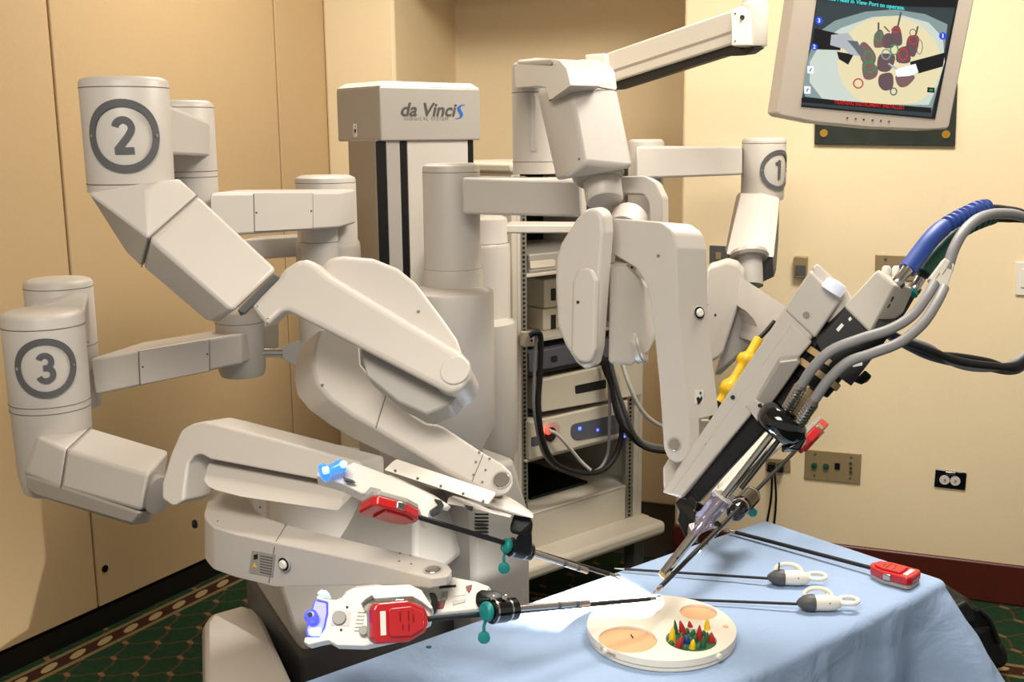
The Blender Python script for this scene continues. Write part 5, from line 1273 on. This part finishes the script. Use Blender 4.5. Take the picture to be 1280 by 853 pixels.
rb('drive_knob', hull([P(455, 617, 1.68), P(463, 608, 1.69), P(478, 612, 1.68), P(474, 622, 1.67), P(458, 624, 1.67), P(465, 616, 1.72)]), PLASTIC2, .003, A2)
ax2 = (P(632, 683, 1.755)-P(532, 655.5, 1.68)).normalized()
instrument('surgical instrument with red housing held above by the number two arm', P(489, 638, 1.645), ax2, V((.12, -.50, -.80)), P(532, 655.5, 1.68)+ax2*.40, .96, False, None, 1)
# rail of arm two
rb('slide_rail', hull([P(533, 592, 1.775), P(538, 588, 1.79), P(602, 613, 1.76), P(637, 622, 1.74), P(652, 631, 1.74), P(668, 643, 1.73), P(667, 649, 1.72), P(640, 644, 1.72), P(611, 632, 1.72), P(540, 600, 1.76), P(560, 596, 1.82), P(650, 634, 1.78)]), PLASTIC, .004, A2)
rb('rail_strip', prism([P(479, 588, 1.73), P(486, 583.5, 1.735), P(612, 626, 1.69), P(611, 632, 1.685)], V((.01, .03, .004))), WHITEP, .002, A2)
spl = pl3((479, 588, 1.7295), (612, 626, 1.6895), (611, 632, 1.6845))
screws(spl, [(494, 588.8), (522, 598.5), (551, 608), (579, 617.5), (604, 627)], .0022, A2, .001, DARKG)
rb('rail_block', hull([P(533, 592, 1.76), P(536, 588.5, 1.77), P(564, 598, 1.76), P(562, 605, 1.75), P(534, 596, 1.75), P(550, 594, 1.80), P(566, 600, 1.80)]), PLASTIC, .003, A2)
rb('rail_slot', hull([P(560, 622, 1.72), P(566, 619, 1.73), P(641, 644, 1.72), P(640, 648, 1.71), P(580, 634, 1.71), P(557, 630, 1.715), P(600, 632, 1.74)]), SILVER, .002, A2)
rb('rail_slot_dark', hull([P(580, 631, 1.708), P(592, 634, 1.706), P(590, 640, 1.706), P(584, 637, 1.706), P(586, 634, 1.72)]), INK, 0, A2)
rb('rail_latch', plate(pl3((541, 625, 1.69), (556, 630, 1.69), (545, 640, 1.685)), [(541, 623), (552, 626), (555, 632), (551, 640), (542, 645), (537, 643), (545, 637), (548, 631)], .014, r=2), BLACK, .002, A2)
rb('cannula_mount', hull([P(642, 642, 1.74), P(664, 645, 1.74), P(667, 655, 1.735), P(665, 672, 1.74), P(652, 668, 1.73), P(637, 668, 1.735), P(637, 658, 1.735), P(645, 650, 1.77), P(660, 660, 1.77)]), BLACK, .004, A2)
rb('cannula_mount', hull([P(650, 664, 1.735), P(666, 664, 1.735), P(667, 694, 1.75), P(660, 698, 1.75), P(640, 692, 1.74), P(645, 672, 1.735), P(655, 680, 1.78)]), BLACK, .004, A2)
cannula('cannula with hanging teal seal cap on the number two arm', P(637, 683.5, 1.755), P(665, 691, 1.775), P(734, 714, 1.83), .016)

# ---- instrument and cannula of arm one
c1_ = P(1012, 546, 2.52); hub1 = P(943, 614, 2.26)
ax1 = (hub1-P(984, 573, 2.42)).normalized()
tip1 = P(812, 748, 1.84)
instrument('surgical instrument with red housing edge-on behind the endoscope, on the number one arm', P(1012, 547, 2.5), ax1, V((.72, -.25, -.55)), P(984, 573, 2.42)+(tip1-P(984, 573, 2.42)).normalized()*.70, 1.22, False, None, 0)
d1 = (tip1-P(984, 573, 2.42)).normalized()
cannula('cannula with teal seal behind the clear endoscope port, on the number one arm', P(939, 619, 2.24), P(917, 643, 2.16), P(873, 688, 2.02), .0205)

# ------------------------------------------------------------------ endoscope with camera head and cables
A0 = P(826, 722, 1.93); A9 = P(1075, 402, 1.86)
ed = (A9-A0).normalized()
def ax_at(x, y):
    """point of the scope axis nearest a pixel"""
    r = ray(x, y); n = r.cross(ed).cross(r).normalized()
    return A0+ed*((EYEP-A0).dot(n)/ed.dot(n))
endo = thing('endoscope', 'endoscope with black camera and grey cables, its steel tip above the round tray', 'endoscope', ax_at(985, 520))
def en(name, bm, m, bev=0, parent=endo, **k): return obj(name, bm, m, parent, bev=bev, **k)
p_ = [ax_at(*q) for q in ((826, 722), (866, 671), (905, 622), (968, 540), (985, 520), (1008, 490), (1018, 478), (1035, 456), (1050, 436))]
en('scope_tube', cyl(p_[0]+ed*.004, p_[3], .0062), CHROME)
en('optics_window', cyl(p_[0]+ed*.002, p_[0]+ed*.0045, .0052), mat('scope_light', (255, 255, 255), .2, emit=(255, 250, 240), estr=6))
sv, uv2, _ = frame(ed)
right = RT-ed*RT.dot(ed); right.normalize()
en('light_post', cyl(p_[2]+right*.016+ed*.03, p_[3]+right*.016, .0045), DARKST)
R3 = ax_at(977, 528)-FW*.010
en('holder_ring', lathe(R3-ed*.030, R3+ed*.03, [(0, .022), (.004, .034), (.014, .043), (.024, .0455), (.034, .0455), (.044, .040), (.052, .030), (.054, .022)], seg=40), GLOSSB)
en('holder_latch', hull([R3+right*.022-ed*.034, R3+right*.046-ed*.030, R3+right*.056-ed*.006, R3+right*.044+ed*.006, R3+right*.026-ed*.034-FW*.030, R3+right*.046-ed*.026-FW*.030, R3+right*.042+ed*.002-FW*.028, R3+right*.03-ed*.044]), GLOSSB, .003)
bl_ = mat('blue_mark', (30, 70, 190), .3)
en('blue_mark', box(R3+right*.038-ed*.012-FW*.024, (.012, .006, .003), ed, right), bl_)
en('scope_base', cyl(R3+ed*.02, ax_at(1010, 487), .0165, .019), GOLD)
en('clear_sleeve', cyl(R3+ed*.02+right*.022, ax_at(1020, 486)+right*.014, .013, .013), mat('smoke_green_sleeve', (30, 44, 40), .15, coat=.4))
q0 = ax_at(1012, 484); q1 = ax_at(1052, 432)
en('focus_grip', lathe(q0, q1, [(0, .026), (.003, .036), (.020, .037), (.0205, .040), (.034, .040), (.0345, .036), (.045, .036), (.0455, .040), (.06, .040), (.061, .034), (.07, .034)], seg=40), BLACK)
for a in (.021, .046): en('tan_ring', lathe(q0+ed*a, q0+ed*(a+.0125), [(0, .039), (.0008, .0415), (.0117, .0415), (.0125, .039)], seg=40), GOLD)
# camera body (black) and head (grey)
cb = pl3((1021, 428, 1.84), (1058, 386, 1.83), (1091, 448, 1.81))
en('camera_body', plate(cb, [(1020, 427), (1058, 384), (1096, 398), (1122, 410), (1108, 425), (1088, 452), (1064, 483), (1040, 466)], .07, r=1, vec=V((.02, .075, .01))), BLACK, .003)
en('camera_knob', hull([P(1066, 478, 1.84), P(1082, 462, 1.84), P(1091, 470, 1.85), P(1076, 482, 1.85), P(1075, 470, 1.89), P(1085, 478, 1.87)]), BLACK, .003)
ch_ = pl3((1054, 384, 1.828), (1096, 338, 1.82), (1087, 416, 1.81))
hf = [P(1054.5, 384, 1.828), P(1096, 338, 1.82), P(1118, 357, 1.812), P(1087, 416.5, 1.806)]
hbk = [P(1098, 337, 1.90), P(1143, 362, 1.875), P(1130, 391, 1.865), P(1100, 412, 1.86), P(1062, 384, 1.9)]
en('camera_head', hull(hf+hbk), mat('camera_grey', (186, 180, 168), .45), .004)
chp = pl3((1054.5, 384, 1.828), (1096, 338, 1.82), (1118, 357, 1.812)); chp = (chp[0]+chp[1]*.001, chp[1])
cu_ = (hf[1]-hf[0]).normalized(); cv_ = (hf[0]-hf[3]); cv_ = (cv_-cu_*cv_.dot(cu_)).normalized()
mk_ = new()
LBL = mat('pale_blue_print', (120, 160, 200), .5); LBG = mat('pale_grey_print', (130, 126, 120), .5)
en('blue_print', thicken(ring_on(lambda a, b: on_plane(1101+a, 361+b, *chp), 0, 0, 4.5, 3.3, n=20), .0004, chp[1]), LBL)
for x, y in ((1082, 385), (1088, 391), (1096, 385)):
    mk_ = new(); bmesh.ops.create_cube; 
    q = on_plane(x, y, *chp); en('grey_print', box(q, (.011, .0022, .0006), cu_, cv_), LBG)
rpl = pl3((1118, 357, 1.812), (1143, 362, 1.875), (1087, 416.5, 1.806)); rpl = (rpl[0]+rpl[1]*.0012, rpl[1])
for pts in ([(1116, 371), (1126, 372), (1123, 378), (1113, 377)], [(1112, 380), (1121, 381), (1118, 386), (1109, 385)], [(1099, 399), (1106, 400), (1103, 406), (1096, 405)]):
    en('port', plate(rpl, pts, .003), INK)
lbp = (cb[0]+cb[1]*.0012, cb[1])
for pts in ([(1045, 412), (1052, 404), (1055, 407), (1048, 415)], [(1066, 454), (1078, 452), (1078, 457), (1066, 459)], [(1060, 399), (1063, 396), (1065, 399), (1062, 402)]): en('white_marking', plate(lbp, pts, .002), STICKER)
for x, y in ((1108, 337), (1121, 337)): 
    q = P(x, y, 1.9); en('head_screw', lathe(q-Z*.012, q+Z*.006, [(0, .008), (.014, .008), (.018, .005)], seg=16), STICKER)
# cables
def cab(name, pts, r, m, **k): return en(name, tube([P(*q) for q in pts], r, **k), m)
en('blue_connector', lathe(P(1118, 358, 1.84), P(1138, 332, 1.85), [(0, .010), (.004, .013), (.012, .013), (.013, .010), (.03, .010), (.042, .0115)], seg=24), CHROME)
o = cab('camera_cable', [(1136, 335, 1.85), (1160, 302, 1.87), (1190, 276, 1.9), (1225, 262, 1.95), (1255, 262, 2.0), (1285, 270, 2.06), (1320, 300, 2.12), (1350, 420, 2.2), (1360, 700, 2.3), (1375, 1000, 2.4)], .0075, RUBBER)
cab_p = [(1134, 338, 1.85), (1148, 319, 1.86), (1162, 301, 1.87), (1176, 287, 1.885), (1190, 277, 1.90), (1205, 269, 1.92), (1222, 261, 1.94), (1233, 259, 1.955)]
obj('cable_boot', tube([P(*q) for q in cab_p], lambda t: (.0155 if t < .45 else .0125+.0022*math.copysign(1, math.sin(t*110))), n=14, seg=16), BLUECAB, o)
en('green_connector', lathe(P(1140, 366, 1.88), P(1152, 346, 1.885), [(0, .009), (.004, .012), (.012, .012), (.013, .009), (.03, .009)], seg=24), CHROME)
en('green_band', lathe(P(1138, 367, 1.878), P(1143, 360, 1.88), [(0, .0125), (.006, .0125)], seg=20), TEAL)
o = cab('camera_cable', [(1150, 348, 1.885), (1170, 318, 1.9), (1195, 293, 1.94), (1225, 275, 1.98), (1255, 270, 2.04), (1285, 276, 2.1), (1318, 305, 2.15), (1342, 430, 2.22), (1352, 700, 2.32), (1368, 1000, 2.42)], .0075, RUBBER)
cab_p = [(1154, 342, 1.886), (1166, 324, 1.895), (1180, 307, 1.915), (1196, 293, 1.94), (1212, 283, 1.96), (1228, 276, 1.985), (1240, 272, 2.01)]
obj('cable_boot', tube([P(*q) for q in cab_p], lambda t: (.0145 if t < .5 else .0115+.002*math.copysign(1, math.sin(t*90))), n=14, seg=16), GREENCAB, o)
cab('light_guide_cable', [(1184, 338, 1.83), (1192, 312, 1.84), (1206, 288, 1.86), (1226, 272, 1.9), (1250, 267, 1.95), (1280, 272, 2.0), (1315, 296, 2.08), (1346, 420, 2.18), (1356, 700, 2.28), (1372, 1000, 2.38)], .0095, GREYCAB)
spq = pl3((1162, 350, 1.822), (1183, 322, 1.826), (1190, 345, 1.82))
o = en('cable_splitter', plate(spq, [(1181.5, 322), (1194, 331), (1184, 360), (1178, 358), (1162, 349), (1164, 345)], .02, r=2), WHITEP, .003)
for x, y in ((1172, 345), (1180, 340), (1186, 332)):
    q = on_plane(x, y, spq[0]+spq[1]*.0006, spq[1]); obj('print', box(q, (.012, .0018, .0006), RT*.5+UP*.8, FW), LBG, o)
cab('light_guide_cable', [(1168, 354, 1.815), (1158, 372, 1.80), (1140, 395, 1.79), (1112, 412, 1.785), (1075, 424, 1.785), (1040, 438, 1.79), (1018, 458, 1.80), (1003, 480, 1.82), (988, 505, 1.85)], .0088, GREYCAB)
cab('light_guide_cable', [(1180, 360, 1.81), (1170, 380, 1.79), (1153, 405, 1.775), (1125, 428, 1.77), (1090, 442, 1.77), (1060, 453, 1.775), (1036, 475, 1.79), (1018, 500, 1.81), (1003, 522, 1.84)], .0088, GREYCAB)
cab('light_guide_cable', [(1102, 412, 1.90), (1122, 395, 1.91), (1138, 370, 1.92), (1160, 335, 1.93), (1185, 305, 1.95), (1215, 285, 2.0), (1255, 273, 2.06), (1312, 295, 2.14), (1338, 430, 2.24), (1348, 700, 2.34), (1364, 1000, 2.44)], .008, RUBBER)
for (a, b) in (((1001, 483, 1.815), (984, 512, 1.86)), ((1016, 503, 1.80), (998, 530, 1.85))):
    A_, B_ = P(*a), P(*b); L = (B_-A_).length; n_ = 16
    en('spring_collar', lathe(A_, B_, [(L*k/n_, .0098+.0016*(k % 2)) for k in range(n_+1)], seg=18), CHROME)
for k, (r_, m_) in enumerate(((.0075, RUBBER), (.007, GREYCAB), (.0065, RUBBER), (.007, DARKG))):
    e_ = (0, -5, 5, 9)[k]; f_ = (0, 4, -5, 3)[k]
    cab('bundle_cable', [(1098+k*3, 408+k*3, 1.90+.01*k), (1126, 425+e_*.4, 1.91+.012*k), (1160, 438+e_*.8, 1.93+.012*k), (1196, 448+f_*1.1+3, 1.97+.012*k), (1235, 457+f_, 2.02+.01*k), (1268, 457+e_*.8, 2.07+.01*k), (1300, 440+e_, 2.12+.01*k), (1335, 470+e_, 2.18+.01*k), (1352, 700+e_, 2.26+.01*k), (1362, 1000, 2.36+.01*k)], r_, m_)
cab('bundle_cable', [(1080, 410, 1.93), (1048, 404, 1.95), (1030, 413, 1.96), (1010, 418, 1.99)], .004, RUBBER)
# clear port that guides the tip
port = thing('endoscope_port', 'clear violet plastic port with steel tube around the endoscope tip', 'cannula', ax_at(884, 648))
a_, b_ = ax_at(905, 622), ax_at(866, 671); L = (b_-a_).length
obj('clear_body', lathe(a_, b_, [(0, .012), (.001, .0185), (.008, .0195), (.012, .0175), (L*.5, .0175), (L*.55, .0195), (L*.62, .0195), (L*.68, .016), (L*.84, .0085), (L, .008)], seg=32), CLEARV, port)
obj('port_ring', lathe(a_+ed*.001, a_-ed*.004, [(0, .0125), (.0005, .0192), (.0045, .0192), (.005, .0125)], seg=32), LGREYCAB, port)
obj('side_valve', cyl(ax_at(886, 648)+right*.014-FW*.006, ax_at(886, 648)+right*.026-FW*.008, .0055, c=.001), BLACK, port)
obj('steel_tube', cyl(ax_at(868, 669), p_[0]+ed*.010, .0085), CHROME, port)
obj('tube_tip', lathe(p_[0]+ed*.010, p_[0]+ed*.002, [(0, .0085), (.006, .0085), (.008, .0066)], seg=24), GOLD, port)
q = ax_at(846, 697)-FW*.0088; obj('tube_hole', cyl(q, q-FW*.001, .0022), INK, port)
# the lamp in the endoscope's tip
sl = bpy.data.lights.new('endoscope_light', 'SPOT'); sl.energy = 110; sl.color = (1, .97, .92); sl.spot_size = R(92); sl.spot_blend = 1.0; sl.shadow_soft_size = .006
so = bpy.data.objects.new('endoscope_light', sl); C.objects.link(so); so.location = p_[0]-ed*.004
so.rotation_euler = (on_z(790, 752, .767)-so.location).to_track_quat('-Z', 'Y').to_euler()

# ------------------------------------------------------------------ black bag on the carpet
bq = on_z(1238, 836, 0)
bag = thing('bag', 'black soft bag slumped on the carpet behind the right end of the blue table', 'bag', bq)
NYL = mat('black_nylon', (16, 16, 20), .55, bump=.5, bscale=40)
pb_ = (bq+V((0, -.06, 0)), V((.15, -1, 0)).normalized())
bo = [(1180, 768), (1198, 752), (1212, 750), (1219, 758), (1228, 764), (1239, 772), (1246, 786), (1251, 800), (1259, 812), (1262, 824), (1258, 834), (1248, 838), (1215, 840), (1185, 838)]
obj('bag_body', plate(pb_, bo, .15, closed_curve=3, vec=V((-.035, .15, -.0))), NYL, bag, bev=.03, seg=4)
pb2 = (pb_[0]+V((0, -.012, 0)), pb_[1])
obj('bag_pocket', plate(pb2, [(1205, 790), (1240, 785), (1258, 815), (1256, 834), (1205, 838)], .06, r=8), NYL, bag, bev=.012, seg=3)
obj('bag_flap', plate(pb2, [(1186, 764), (1209, 751), (1219, 762), (1221, 778), (1200, 784)], .1, r=5, vec=V((-.02, .09, .0))), mat('dark_nylon', (34, 34, 36), .5), bag, bev=.01, seg=3)
obj('bag_strap', tube([on_plane(x, y, pb2[0]+V((0, -.004, 0)), pb2[1]) for x, y in ((1222, 762), (1235, 773), (1243, 790), (1248, 804))], .008, seg=8), NYL, bag)
